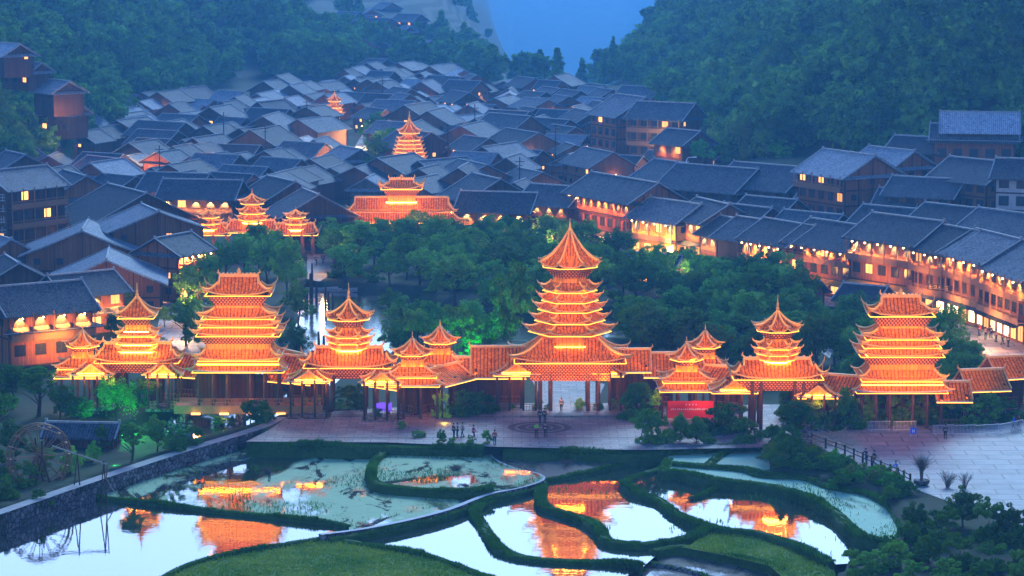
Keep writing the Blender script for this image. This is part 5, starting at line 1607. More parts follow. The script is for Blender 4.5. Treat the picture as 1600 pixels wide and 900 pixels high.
def hpx(label, px0, py0, px1, py1, W, He, z=0.0, **k):
    """facade given by the pixels of its two lower corners (left, right)"""
    a, b_ = P(px0, py0, z), P(px1, py1, z)
    d = b_-a; L = d.length; th = math.atan2(d.y, d.x)
    n = Vector((math.sin(th), -math.cos(th), 0))
    c = (a+b_)/2 - n*(W/2)
    return house(k.pop('name', 'timber_house'), label, c, th, L, W, He, **k)
G = 'street houses along the right bank'
sc_ = 9.4
hpx('long house at left end of the right bank street, three arched lamp glows', 812, 374, 886, 380, 9, 6.6, group=G, storeys=3, lamps=4, lampp=60, shop=True, wall='wood_dark', litp=.1, gl=True)
hpx('large red curtained house directly above the cone of the main gate tower', 888, 376, 984, 396, 10, 8.6, group=G, storeys=3, lamps=9, lampp=85, wall='wood_red', litp=.08, shop=True, lampc=(1,.27,.05))
hpx('right bank house with yellow lit awnings over its balcony', 986, 398, 1056, 410, 9, 6.6, group=G, storeys=2, lamps=4, lampp=120, wall='gold_wall', litp=.2, shop='bright', balcony=[1], gl=True, lampc=(1,.5,.12))
hpx('narrow brightly lit house just right of the yellow awnings', 1052, 404, 1096, 416, 9, 7.2, group=G, storeys=2, lamps=4, lampp=110, wall='wood_red', litp=.2, shop='bright', lampc=(1,.5,.12))
hpx('low two-window house between the bright house and a dark gabled block', 1094, 418, 1134, 428, 8, 5.8, group=G, storeys=2, lamps=3, lampp=90, wall='wood_red', litp=.1, lampc=(1,.5,.12))
hpx('dark blank-walled house in the middle of the right bank street', 1120, 428, 1166, 436, 9, 6.2, group=G, storeys=2, wall='wood_dark', litp=0, front='none')
hpx('right bank house with orange balcony behind the tall dark tree', 1160, 438, 1230, 452, 9, 6.8, group=G, storeys=2, lamps=5, lampp=110, wall='wood_red', balcony=[1], litp=.07, shop=True, gl=True, lampc=(1,.46,.1))
hpx('long right bank house with five red glowing bays above a lit awning', 1230, 450, 1330, 468, 10, 7.4, group=G, storeys=3, lamps=5, lampp=120, wall='wood_red', balcony=[2], litp=.07, shop=True, gl=True, lampc=(1,.3,.05))
hpx('right bank house with wide yellow awning behind the right block tower', 1328, 468, 1428, 484, 10, 9.6, group=G, storeys=3, lamps=5, lampp=120, wall='wood_red', balcony=[2], litp=.07, shop=True, gl=True, lampc=(1,.45,.1))
hpx('right bank house with plain boards and a balcony just above the willow', 1426, 484, 1478, 496, 10, 9.2, group=G, storeys=3, lamps=3, lampp=120, wall='wood_red', balcony=[1,2], litp=.07, shop=True, lampc=(1,.46,.1))
hpx('right bank house with hanging lanterns and a gold sign board', 1474, 494, 1538, 514, 10, 9.4, group=G, storeys=3, lamps=4, lampp=150, wall='wood_red', balcony=[1,2], litp=.07, shop='bright', lampc=(1,.42,.08))
hpx('tall house at the right end of the bank street with vertical neon signs', 1536, 514, 1600, 540, 11, 9.0, group=G, storeys=3, lamps=4, lampp=170, wall='wood_red', balcony=[1,2], litp=.07, shop='bright', lampc=(1,.42,.08))
hpx('grey roofed house cut by the right edge of the photo beside the neon signs', 1596, 534, 1680, 560, 11, 8.2, group=G, storeys=3, lamps=3, lampp=90, wall='wood', litp=.2)

G = 'houses on the slope behind the right bank street'
def hyaw(label, px, py, z, yaw, L, W, He, **k):
    """base centre pixel py/px at height z; yaw in degrees"""
    c = P(px, py, z)
    return house(k.pop('name', 'timber_house'), label, c, math.radians(yaw), L, W, He, **k)
hyaw('large brown gabled house with two lit attic windows on the right slope', 1325, 338, 5.5, -60, 13, 11, 7.6, group=G, storeys=3, wall='wood_red', roof='pale_slate', litp=.1, balcony=[2])
hyaw('gabled wing joined on the right of the large brown house', 1392, 318, 6.5, -55, 10, 9, 6.8, group=G, storeys=2, wall='wood_red', litp=.1, roof='pale_slate')
hyaw('open-decked grey roofed house below the large brown house', 1315, 352, 3.5, -32, 12, 8, 4.6, group=G, storeys=1, wall='wood_dark', litp=.2, balcony=[0], front='windows')
hyaw('small brown house with one lit window left of the roof terrace', 1408, 358, 5.0, -25, 6, 7, 4.6, group=G, storeys=2, wall='wood_red', litp=.35)
hyaw('brown house with an unfinished pale roof terrace on the right slope', 1450, 350, 6.0, -30, 11, 8, 5.2, group=G, storeys=2, wall='wood', litp=.02)
hyaw('dark boarded house with a blank gable left of the scaffold building', 1530, 350, 6.0, -52, 12, 10, 7.6, group=G, storeys=3, wall='wood', litp=.0)
hyaw('red brick-coloured house with stacked roofs, highest on the right slope', 1522, 262, 12.0, -10, 13.5, 8, 5.2, group=G, storeys=1, wall='wood_red', litp=0, skirt=5.6, gable_pent=False, name='timber_house')
hyaw('open pillared attic storey roofed in pale slate on the highest right house', 1530, 220, 16.6, -8, 10.5, 7, 2.6, group=G, storeys=1, wall='wood_dark', litp=0, gable_pent=False, roof='pale_slate', front='none', ox=1.6, oy=1.6, rh=2.2)
hyaw('half built concrete house wrapped in scaffold at the right edge', 1602, 352, 8.0, -20, 8, 8, 8.0, group=G, storeys=3, wall='plaster', litp=0)
hyaw('broad pale roofed house left of the large brown house', 1205, 330, 3.5, -42, 15, 12, 4.8, group=G, storeys=2, wall='wood_dark', litp=0, roof='slate')
hyaw('wide slate roofed house with a thin white lamp mast before it', 1120, 330, 3.0, -40, 16, 12, 4.6, group=G, storeys=2, wall='wood_dark', litp=0)
hyaw('gabled slate house directly left of the lamp mast, sky-blue gable shade', 1048, 322, 2.0, -58, 9, 10, 5.4, group=G, storeys=2, wall='wood_grey', litp=0)
hyaw('small dark house with a lit window between the lamp mast and the tall tree', 1168, 392, 2.0, -48, 9, 8, 5.0, group=G, storeys=2, wall='wood_dark', litp=.25)
hyaw('small gabled roof stepping down left of the broad pale roof', 1205, 372, 2.5, -42, 9, 8, 4.4, group=G, storeys=2, wall='wood', litp=.1)
hyaw('low slate roofed house filling the gap above the long red glowing house', 1270, 400, 2.0, -42, 10, 9, 4.4, group=G, storeys=1, wall='wood_dark', litp=0)
hyaw('slate roofed house above the wide yellow awning house', 1400, 402, 3.2, -42, 11, 9, 5.2, group=G, storeys=2, wall='wood', litp=0)
hyaw('long slate roof running down to the lantern house', 1500, 400, 4.5, -50, 13, 9, 5.0, group=G, storeys=2, wall='wood', litp=0)
hyaw('long slate roof above the neon signs near the right edge', 1585, 432, 3.5, -55, 14, 10, 6.6, group=G, storeys=2, wall='wood_dark', litp=.1)
hyaw('dark little house behind the terrace house, half hidden by forest', 1440, 268, 11.0, -35, 9, 7, 4.0, group=G, storeys=1, wall='wood_dark', litp=0)

hyaw('tall brown house with pale balcony posts at the foot of the right hill', 1040, 244, 3.5, -30, 12, 10, 8.4, group=G, storeys=3, wall='wood', litp=.1, balcony=[1,2])
hyaw('broad gabled house standing over its neighbours left of the brown balcony house', 985, 232, 4.0, -62, 11, 13, 7.6, group=G, storeys=3, wall='wood_red', litp=.08)
hyaw('narrow lit house just below the right hill, left of the bright green tree', 1068, 268, 3.5, -50, 8, 8, 6.0, group=G, storeys=2, wall='wood', litp=.5, lamps=2, lampp=60)
G = 'houses on the left bank of the stream'
hyaw('orange lit house in the lower left with skirt roof, facing the gate row', 58, 560, 0.0, 34, 11.5, 8.5, 7.0, group=G, storeys=2, wall='wood_red', litp=.05, skirt=4.9, balcony=[1], lamps=4, lampp=240, lampc=(1,.25,.04), rh=2.6)
hyaw('brown house with lamps behind the orange lit house', 128, 516, 0.0, 40, 9, 7.5, 5.8, group=G, storeys=2, wall='wood_red', litp=.1, skirt=3.4, lamps=3, lampp=110, lampc=(1,.33,.06))
hyaw('wide low gabled house with white roof edges, brown boards and one square lit window', 170, 480, 0.0, -84, 13, 15, 4.4, group=G, storeys=2, wall='wood_red', roof='pale_slate', litp=.15, rh=3.2, gable_pent=False)
hyaw('gabled house with white roof edges stepped behind the square lit window house', 135, 440, 0.0, -86, 14, 17, 5.2, group=G, storeys=2, wall='wood', roof='pale_slate', litp=0, rh=3.4, gable_pent=False)
hyaw('three-storey house with bright stacked balcony lights left of the three-turret bridge', 236, 432, 0.0, -70, 10, 14, 8.0, group=G, storeys=3, wall='wood', roof='pale_slate', litp=.3, rh=2.6, gable_pent=False)
hyaw('tall stilted street house facing the stream with rows of orange lamps', 272, 462, 0.0, 62, 8, 7, 7.0, group=G, storeys=3, wall='wood_red', litp=.4, lamps=5, lampp=170, balcony=[1,2], shop=True, lampc=(1,.33,.06))
hyaw('big dark barn-like house with very broad gable left of the golden three-turret bridge', 200, 398, 0.0, -62, 16, 19, 6.2, group=G, storeys=2, wall='wood_dark', litp=0, rh=4.6, lamps=6, lampp=190, lampc=(1,.4,.1))
hyaw('tall dark four-storey house at the left edge with lit top gallery', 28, 408, 0.0, 52, 12, 9, 12.5, group=G, storeys=4, wall='wood_dark', litp=.1, balcony=[1,2,3], gable_pent=False, rh=2.4)
hyaw('brown gabled house peeping behind the tall dark house and the barn', 118, 350, 0.0, -64, 12, 13, 5.5, group=G, storeys=2, wall='wood', litp=0)
hyaw('low house with a blue roof corner at the left edge under the tall dark house', -5, 440, 0.0, -60, 12, 10, 4.4, group=G, storeys=2, wall='wood', roof='pale_slate', litp=.1)
hyaw('slate roofed house between the left edge and the wide gabled pair', 20, 470, 0.0, -70, 10, 9, 3.6, group=G, storeys=1, wall='wood_dark', litp=0)
hyaw('small slate gable on the left between the tall dark house and forest', 26, 300, 1.0, -60, 9, 11, 4.5, group=G, storeys=1, wall='wood_dark', litp=0)
G = 'houses behind the golden three-turret bridge'
for lb, px, py, yaw, L, W, He, lp in (('house with a row of orange lamps directly behind the left turret of the bridge', 318, 352, -10, 13, 9, 5.6, 5),
        ('house with six lamp glows just above the left turret of the bridge', 280, 338, -20, 11, 9, 5.4, 5),
        ('dark gabled house glowing yellow behind the right turret of the bridge', 486, 380, -72, 10, 12, 5.4, 0),
        ('dark gabled house between the right turret and the golden hall', 440, 350, -62, 11, 11, 5.0, 0),
        ('gabled house with yellow glow right of the golden hall', 780, 372, -14, 12, 9, 5.4, 4),
        ('broad gabled slate house touching the right end of the golden hall', 760, 350, -66, 11, 12, 5.2, 0)):
    hyaw(lb, px, py, 0, yaw, L, W, He, group=G, storeys=2, wall='wood_dark', litp=.1, lamps=lp, lampp=120, lampc=(1,.45,.1))
a = P(486, 372); lamp('door_light', (a.x-3, a.y-7.5, 4), 500, (1,.5,.12), None, .3)
# hillside houses at far left
G = 'stepped houses on the left hillside'
for lb, px, py, z, yaw, L, W, He in (('pale roofed house at the top left edge of the photo', 14, 108, 22, -50, 11, 10, 4.2),
        ('second hillside house from the top left, long low pale roof', 40, 128, 19, -40, 12, 8, 3.2),
        ('hillside house with small lights along its eave above the lit terrace', 92, 168, 14, -52, 11, 10, 4.6),
        ('hillside house with a warm lit balcony floor on white stilts', 100, 204, 8, -30, 11, 9, 5.0)):
    hyaw(lb, px, py, z, yaw, L*.72, W*.68, He*.8, group=G, storeys=2, wall='wood_dark', litp=.3, roof='pale_slate', detail=1)

# ------------------------------------------------------------------ the village: eight patterns of house, copied
GV = 'grey roofed timber houses of the village'
PR = []
for i, (L, W, He, w_, rf, st, lp, lt) in enumerate(((10,9.5,4.6,'wood_dark','slate',2,0,.14),(12,11,5.2,'wood','slate',2,0,.12),(9,8,4.2,'wood_grey','pale_slate',2,0,0),(13,10,5.0,'wood_dark','slate',2,3,.25),
        (8,9,5.8,'wood','slate',3,0,.3),(11,12,4.4,'wood_dark','slate',1,0,.15),(10,8,4.8,'wood_red','pale_slate',2,2,.25),(14,12,5.6,'wood','slate',2,0,.12))):
    PR.append((house('village_house', 'prototype %d' % i, (0,0,0), 0, L, W, He, wall=w_, roof=rf, storeys=st, litp=lt, detail=1, group=GV, gable_pent=(i % 2 == 0), rows=2, rh=W*.25), L, W))
for r_, _, _ in PR:
    for ch in list(r_.children):
        if ch.type == 'LIGHT': bpy.data.objects.remove(ch)
KP = [scan(r_) for r_, _, _ in PR]
used = [False]*len(PR)
VH = []
keep = [(P(628,345), 17), (P(640,262,1), 8), (P(523,186,3), 6), (P(812,204,2), 5), (P(752,166,3), 4), (P(395,398), 17), (P(330,398), 9), (P(460,398), 9), (P(590,250), 9), (P(602,275), 7), (P(552,235), 7), (P(560,262),6), (P(638,276),11), (P(640,290),9), (P(523,200),8), (P(523,212),6), (P(812,216),8), (P(812,228),5), (P(752,176),5), (P(549,246),8), (P(552,258),8), (P(546,272),8), (P(556,222),6)]
ex = [o_.location.copy() for o_ in bpy.data.objects if o_.name.startswith('timber_house')]
rows_y = 552.0; cnt = 0
while rows_y < 925:
    xl = float(np.interp(rows_y, SL_Y, SL_X)); xr = float(np.interp(rows_y, SR_Y, SR_X))
    if rows_y > 1000: xl, xr = -30-(rows_y-1000)*.5, 30
    x = xl+random.uniform(0, 6)-5
    while x < xr+2:
        X = x+random.uniform(-2, 2); Y = rows_y+random.uniform(-3.5, 3.5); x += random.uniform(9.6, 12.6)*(1 if rows_y < 720 else .94)
        px, py = PX((X, Y, hz(X, Y)))
        if px < -40 or px > 1640 or py < np.interp(px, [300, 500, 560, 700, 760, 900, 960], [178, 150, 118, 122, 150, 152, 172]): continue
        if Y < 600 and ((px > 830) or (px < 60)): continue
        if any((Vector((X, Y, 0))-Vector((k.x, k.y, 0))).length < r_ for k, r_ in keep): continue
        if any((Vector((X, Y, 0))-Vector((e_.x, e_.y, 0))).length < 9.5 for e_ in ex): continue
        if pip(np.array([X]), np.array([Y]), belt)[0]: continue
        k = random.choices(range(8), [5,5,3,4,3,4,2,4] if Y < 690 else [5,4,5,0,4,4,3,0])[0]
        r_ = PR[k][0]
        if not used[k]: used[k] = True; h_ = r_
        else: h_ = copy_tree(r_, None, KP[k])
        side = 1/(1+math.exp((X+6)/14))      # left part of the village: gables turned to the lower left
        yaw = random.choices([-112, -62, -34], [side, 1-side, .25])[0]+random.gauss(0, 7)
        h_.location = (X, Y, hz(X, Y)-.2+random.uniform(0, .9)); h_.rotation_euler[2] = math.radians(yaw)
        s_ = random.uniform(.7, .95)*(1 if Y < 720 else .9); h_.scale = (s_, s_*random.uniform(.9, 1.05), s_*random.uniform(.85, 1.15))
        VH.append((h_, k, Vector((X, Y, h_.location.z+5)))); cnt += 1
    rows_y += 9.6+rows_y*.005
rl = random.Random(77)
for h_, k, w in rl.sample([v for v in VH if v[2].y < 1000], 110):
    L_, W_ = PR[k][1], PR[k][2]
    sx = rl.choice((-1, 1))
    q = (rl.uniform(-.3,.3)*L_, -W_/2-1.1, rl.uniform(1.6, 3.8)) if rl.random() < .5 else (L_/2+1.1, rl.uniform(-.3,.3)*W_, rl.uniform(1.6, 3.8))
    lb_ = ob('lamp', cached('bulb', None), h_, q); lb_.scale = (2.2,2.2,2.2)
    lamp('lane_light', h_.matrix_basis @ Vector(q), rl.choice((60, 110, 200)), rl.choice(((1,.33,.07),(1,.45,.14),(1,.65,.3))), None, .25)
for k, (r_, _, _) in enumerate(PR):
    if not used[k]: 
        for c in list(r_.children_recursive)+[r_]: bpy.data.objects.remove(c)
print('village houses', cnt)
# a hamlet on the far terraces, faint in the haze
for i, (px, py) in enumerate(((546,46),(562,60),(575,40),(590,62),(604,34),(556,96),(624,66),(580,88),(640,50),(600,80),(660,92))):
    c = P(px, py, 6.0); c = P(px, py, hz(c.x, min(c.y, 1300))); c = P(px, py, hz(c.x, min(c.y, 1300)))
    k = (i*3) % 8
    if not used[k]: continue
    h_ = copy_tree(PR[k][0], None, KP[k]); h_.location = c; h_.rotation_euler[2] = math.radians(-60+random.uniform(-30, 30)); h_.scale = (.9,.9,.9)
    h_['group'] = 'hazy houses of the hamlet on the far terraces'
    VH.append((h_, k, c+Vector((0,0,4))))
# warm lane and eave lamps scattered through the village
for px, py, z, pw, c_ in ((548,232,3,900,(1,.7,.35)),(560,215,3,700,(1,.7,.35)),(540,250,3,700,(1,.6,.3)),(700,190,5,400,(1,.6,.3)),(612,190,4,400,(1,.6,.3)),(870,206,5,700,(1,.45,.2)),(920,178,6,900,(1,.5,.2)),(1040,232,6,500,(1,.75,.3)),(1036,248,5,350,(1,.75,.3)),
        (240,268,4,500,(1,.35,.1)),(215,262,4,400,(1,.35,.1)),(105,188,12,500,(1,.45,.15)),(110,206,9,300,(1,.8,.4)),(88,270,4,250,(1,.2,.15)),(208,248,5,250,(1,.7,.2)),(1008,272,6,450,(1,.4,.1)),(270,275,4,400,(1,.4,.12)),(300,262,4,300,(1,.4,.12)),(350,232,6,200,(1,.5,.2)),(862,378,3,300,(1,.7,.4)),(1020,402,2.5,500,(1,.8,.5)),(1080,420,2.5,600,(1,.8,.45)),(1092,432,2.5,400,(1,.7,.3)),
        (1540,520,2.5,500,(1,.4,.12)),(1580,540,2.5,600,(1,.4,.12)),(1500,505,2.5,300,(1,.4,.12)),(285,500,3,500,(1,.5,.15)),(300,470,3,400,(1,.5,.15)),(740,412,2,60,(1,.5,.2)),(1040,372,4,200,(1,.6,.2)),(505,400,3,250,(1,.55,.2))):
    p = P(px, py, z); lamp('lane_light', p, pw*2.6, c_, None, .4)
# ================================================================== small things
# red banner
a, b_ = P(1042, 660), P(1116, 660); s_ = S(a)
r_ = empty('red_banner', (a+b_)/2, math.atan2((b_-a).y, (b_-a).x), 'long red banner with rows of small white characters under the banner pavilions', 'banner')
L = (b_-a).length; zt = (660-626)/s_
M['banner'] = simple('red_fabric', (.62,.012,.012), (.5,.01,.012), 1, .7, .1); M['white'] = simple('white_paint', (.75,.7,.68), (.65,.6,.58), 4, .7, 0)
rows = []
for z in np.linspace(.5, zt, 5): rows.append([Vector((x, .05*math.sin(x*2.2), z)) for x in np.linspace(-L/2, L/2, 17)])
bn = MB(); bn.grid(rows); bn.grid([[p+Vector((0,.03,0)) for p in r] for r in rows][::-1]); bn.build('cloth', M['banner'], r_)
tx = MB(); rg = random.Random(3)
def glyph(mb, x, z, s, y=-.09):
    """small strokes in a square, as far as the writing can be read"""
    for q in range(rg.choice((2,3,3))): zz = z+s*(q/3-.3); mb.box(x-s*.4, x+s*.4, y-.01, y, zz-s*.045, zz+s*.045)
    for q in range(rg.choice((1,2))): xx = x+s*rg.uniform(-.3, .3); mb.box(xx-s*.045, xx+s*.045, y-.014, y-.002, z-s*.4, z+s*.42)
for x in np.linspace(-L/2+.5, L/2-.5, 20): glyph(tx, x, zt*.62, .22)
for x in np.linspace(-.5, .6, 4): glyph(tx, x, zt*.84, .2)
tx.build('writing', M['white'], r_)
MB().tube([(-L/2,0,-.1),(-L/2,0,zt+.1)], .05).tube([(L/2,0,-.1),(L/2,0,zt+.1)], .05).build('post', M['trim'], r_)
lamp('banner_light', (1.2, -1.6, zt-.2), 50, (1,.5,.35), r_, .1)

# crowd barriers
GB = 'metal crowd barriers round the courtyard'
bar_pts = [((1312,668),(1332,664),'pale topped crowd barrier at the left end of the courtyard'),((1330,670),(1356,667),'second crowd barrier from the left end of the courtyard'),((1357,674),(1391,673),'crowd barrier just left of the blue sign'),
           ((1396,674),(1432,673),'crowd barrier directly behind the blue sign'),((1458,680),(1490,679),'crowd barrier behind the dark clothed person'),((1490,680),(1524,679),'crowd barrier right of the dark clothed person'),((1524,680),(1560,678),'second crowd barrier from the right edge'),((1560,679),(1598,671),'crowd barrier slanting to the right edge of the photo')]
for (x0,y0),(x1,y1),lb in bar_pts:
    a, b_ = P(x0,y0,.06), P(x1,y1,.06); L = (b_-a).length
    r_ = empty('crowd_barrier', (a+b_)/2, math.atan2((b_-a).y, (b_-a).x), lb, 'barrier', GB)
    f = MB(); f.tube([(-L/2,0,.15),(-L/2,0,1.1),(L/2,0,1.1),(L/2,0,.15),(-L/2,0,.15)], .035, 6)
    f.build('frame', M['metal'], r_)
    br = MB()
    for x in np.arange(-L/2+.15, L/2-.05, .16): br.tube([(x,0,.15),(x,0,1.1)], .02, 4)
    br.build('bars', M['metal'], r_)
    for s in (-1, 1): MB().tube([(s*L*.4,-.3,.02),(s*L*.4,0,.18),(s*L*.4,.3,.02)], .03, 5).build('foot', M['metal'], r_)
# blue sign board
p = P(1427, 682, .06); r_ = empty('blue_sign', p, .1, 'small bright blue standing sign with a white symbol in front of the barriers', 'sign')
M['blue'] = simple('blue_board', (.01,.12,.8), (.01,.1,.7), 2, .5, 0)
MB().box(-.34,.34,-.03,.03,.3,.95).build('board', M['blue'], r_); MB().box(-.14,-.06,-.045,-.034,.45,.8).box(.06,.14,-.045,-.034,.45,.8).box(-.06,.06,-.045,-.034,.58,.66).build('symbol', M['white'], r_)
MB().bar((-.3,0,.3),(-.3,-.2,0), .05).bar((.3,0,.3),(.3,-.2,0), .05).build('leg', M['metal'], r_)
# low stone block rows behind barriers
MB().box(-4,4,-.25,.25,0,.5).build('stone_bench', M['concrete'], None, loc=P(1320,664,.06), rz=.35, label='long pale stone bench at the left end of the barriers', cat='bench')
# wooden rail fence
pts = [P(x, y, .06) for x, y in ((1268,692),(1290,700),(1306,706),(1320,711),(1334,717),(1348,723),(1362,729),(1376,736),(1391,742),(1403,748),(1412,752),(1422,757))]
r_ = empty('rail_fence', pts[0], 0, 'dark wooden rail fence along the courtyard edge above the bank', 'fence')
pm = MB().box(-.1,.1,-.1,.1,-.3,1.15).mesh('post', M['trim'])
for i, p in enumerate(pts):
    ob('post', pm, r_, p-pts[0])
    if i:
        q = pts[i-1]-pts[0]; w = p-pts[0]
        for z in (.55, .98): MB().bar(q+Vector((0,0,z)), w+Vector((0,0,z)), .09).build('rail', M['trim'], r_)
# planter with bare shrub
p = P(1440, 758, .06); r_ = empty('bare_shrub', p, 0, 'bare leafless shrub standing in a stone tub beside the rail fence', 'shrub')
MB().lathe([(.5,0),(.75,.15),(.85,.45),(.8,.55),(.65,.5)], 14).build('tub', M['stone'], r_, True)
tw = MB(); rg = random.Random(5)
for i in range(9):
    a = rg.uniform(0, 6.28); q = rg.uniform(.1, .45)
    e = Vector((q*math.cos(a), q*math.sin(a), rg.uniform(1.7, 2.3))); tw.tube([(q*.3*math.cos(a),q*.3*math.sin(a),.45), (e*.55)+Vector((0,0,.3)), e], [.07,.055,.03], 5)
    for j in range(16):
        d = Vector((rg.gauss(0,.55), rg.gauss(0,.55), rg.uniform(.3, 1.4))); s0 = e*rg.uniform(.7, 1)+Vector((0,0,.1)); m_ = s0+d*.5+Vector((rg.gauss(0,.05), rg.gauss(0,.05), 0)); tw.tube([s0, m_, s0+d], [.022,.014,.006], 4)
        for q2 in range(2): tw.tube([m_, m_+Vector((rg.gauss(0,.25),rg.gauss(0,.25),rg.uniform(.1,.5)))], [.01,.005], 3)
tw.build('branches', M['twig'], r_)
def bare(label, px, py, h, r, n, mat='twig', z=.0, seed=1, cat='bush', name='bare_bush'):
    p = P(px, py, z); rg = random.Random(seed); tw = MB()
    for i in range(n):
        a = rg.uniform(0, 6.28); q = r*rg.uniform(.2, 1); zz = h*rg.uniform(.5, 1)
        e = Vector((q*math.cos(a), q*math.sin(a), zz)); m_ = Vector((e.x*.4, e.y*.4, zz*.6)); tw.tube([(0,0,-.2), m_, e], [.035,.02,.008], 4)
        for j in range(5):
            s0 = m_.lerp(e, rg.random()); tw.tube([s0, s0+Vector((rg.gauss(0,.2*r), rg.gauss(0,.2*r), rg.uniform(.05,.3)*h))], [.012,.005], 3)
    return tw.build(name, M[mat], None, loc=p, label=label, cat=cat)
bare('bare brown bush behind the bright green bush, left one of two', 1480, 762, 1.5, 1.1, 40, seed=2)
bare('bare brown bush behind the bright green bush, right one of two', 1508, 764, 1.7, .9, 26, seed=3)
bare('tiny dead bush standing in the large green duckweed pond', 417, 742, .8, .8, 40, z=-1.8, seed=4)
bare('dead bush on the muddy plot right of the white path', 885, 728, .8, 1.0, 30, z=-1.3, seed=5)
bare('dead bush in the small inner pond', 712, 736, .7, 1.4, 40, z=-1.25, seed=6)
bare('small dead bush in the curved pond left of the peninsula', 1078, 782, .4, .5, 16, z=-1.5, seed=7)
# heap of dry bamboo stalks
p = P(1300, 694, .06); rg = random.Random(8); st = MB()
for i in range(150):
    c = Vector((rg.gauss(0, 1.8), rg.gauss(0, 2.2), rg.uniform(.05, 1.1))); d = Vector((rg.uniform(-1,1), rg.uniform(-1,1), rg.gauss(0,.3))).normalized()*rg.uniform(.5, 1.4)
    st.tube([c-d, c+Vector((0,0,rg.uniform(0,.15))), c+d], [.03,.028,.012], 4)
st.build('stalk_heap', M['white_twig'], None, loc=p, kind='stuff', label='tangled heap of pale dry stalks at the left end of the rail fence', cat='stalk heap')
# banana plants at the right
rgb = random.Random(4)
for i, (px, py, h, lb) in enumerate(((1490,636,3.4,'banana plant with one glowing orange leaf just right of the block tower'),(1512,628,3.8,'banana plant behind the lower golden gallery, second from the block tower'),(1530,618,4.2,'tall banana plant above the right gallery roofs'),
        (1556,606,4.4,'tallest banana plant before the lit street'),(1578,600,4.2,'banana plant second from the right edge, orange lit leaves'),(1598,602,4.0,'banana plant at the right edge of the photo'))):
    c = P(px, py); r_ = empty('banana_plant', c, 0, lb, 'banana plant', 'banana plants behind the right galleries')
    MB().tube([(0,0,-.3),(.05,0,h*.35),(0,0,h*.5)], [.16,.14,.08], 8).build('trunk', M['leaf_banana'], r_)
    for j in range(9):
        a = j*2.4+rgb.uniform(-.3,.3); le = h*rgb.uniform(.45,.62); up = rgb.uniform(.55, 1.5)
        d = Vector((math.cos(a), math.sin(a), 0)); sd = Vector((-d.y, d.x, 0)); g = []
        for k in range(8):
            t = k/7; w = .34*math.sin(math.pi*min(t*1.05+.05, 1))**.6+.01
            c_ = Vector((0,0,h*.45))+d*le*t*.75+Vector((0,0,le*(up*t-up*.75*t*t)))
            g.append([c_-sd*w+Vector((0,0,.05)), c_-Vector((0,0,.06)), c_+sd*w+Vector((0,0,.05))])
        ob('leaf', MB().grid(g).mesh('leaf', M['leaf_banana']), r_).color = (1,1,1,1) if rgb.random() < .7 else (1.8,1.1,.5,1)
lamp('orange_uplight', P(1540,615,.8), 160, (1,.35,.05), None, .2)
lamp('orange_uplight', P(1488,632,.8), 60, (1,.35,.05), None, .2)
# neon and gold signs on the right street
def vsign(label, px, py, z, n, s, w=.7):
    p = P(px, py, z); r_ = empty('neon_sign', p, -.6, label, 'sign', 'vertical neon signs on the right bank street')
    MB().box(-w/2,w/2,-.06,.06,-n*s/2-.1,n*s/2+.1).build('board', M['trim'], r_)
    g = MB()
    for i in range(n): glyph(g, 0, n*s/2-(i+.5)*s, s*.85, -.07)
    g.build('writing', M['lit_white'], r_)
vsign('vertical neon sign with white characters on the lantern house', 1538, 458, 4, 4, .75)
vsign('longer vertical neon sign with white characters on the house near the right edge', 1588, 468, 4.5, 5, .8)
p = P(1473, 450, 4.2); r_ = empty('shop_sign', p, -.75, 'dark board with gold characters on the balcony of the lantern house', 'sign')
MB().box(-2.6,2.6,-.05,.05,-.45,.45).build('board', M['trim'], r_)
g = MB()
for x in (-2.0,-1.2,-.4,.6): glyph(g, x, 0, .7, -.07)
g.build('writing', M['lit'], r_)
p = P(3, 345, 8); r_ = empty('house_sign', p, .55, 'dim vertical blue white characters on the wall of the tall dark house', 'sign')
g = MB()
for i in range(4): glyph(g, 0, 3.6-i*1.7, 1.4, -.07)
g.build('writing', M['verge'], r_)
# lanterns
ml = MB().lathe([(.1,-.3),(.3,-.15),(.36,0),(.3,.15),(.1,.3)], 12).mesh('lantern_body', emit('red_lantern', (1,.1,.03), 2.6))
mc = MB().lathe([(.11,.3),(.11,.38)], 8).lathe([(.09,-.5),(.1,-.3)], 8).mesh('cap', M['gold_trim'])
for i, (px, py, z) in enumerate(((1498,436,5.5),(1518,436,5.5),(1532,440,5.5),(1508,474,2.8),(1526,478,2.8),(1541,482,2.8),(1428,452,3),(1388,452,3))):
    r_ = empty('red_lantern', P(px, py, z), 0, 'red lantern number', 'lantern', 'red lanterns hung on the right bank street')
    r_['label'] = ('upper left lantern on the lantern house','upper middle lantern on the lantern house','upper right lantern on the lantern house','lower left red lantern beneath the gold sign house','lower middle red lantern beneath the gold sign house','lower right red lantern beneath the gold sign house','red lantern hanging behind the right block tower ridge','red lantern hanging left above the right block tower')[i]
    ob('lantern_body', ml, r_); ob('cap', mc, r_)
# lamp mast
p = P(1072, 330, 2); r_ = empty('lamp_mast', p, 0, 'thin white lamp mast rising before the wide slate roofed house', 'lamp post')
MB().tube([(0,0,0),(0,0,9.2),(.3,0,9.6),(1.4,0,9.7)], [.14,.1,.08,.06], 8).build('pole', M['white'], r_); MB().box(1.1,1.8,-.15,.15,9.6,9.74).build('lamp_head', M['white'], r_)
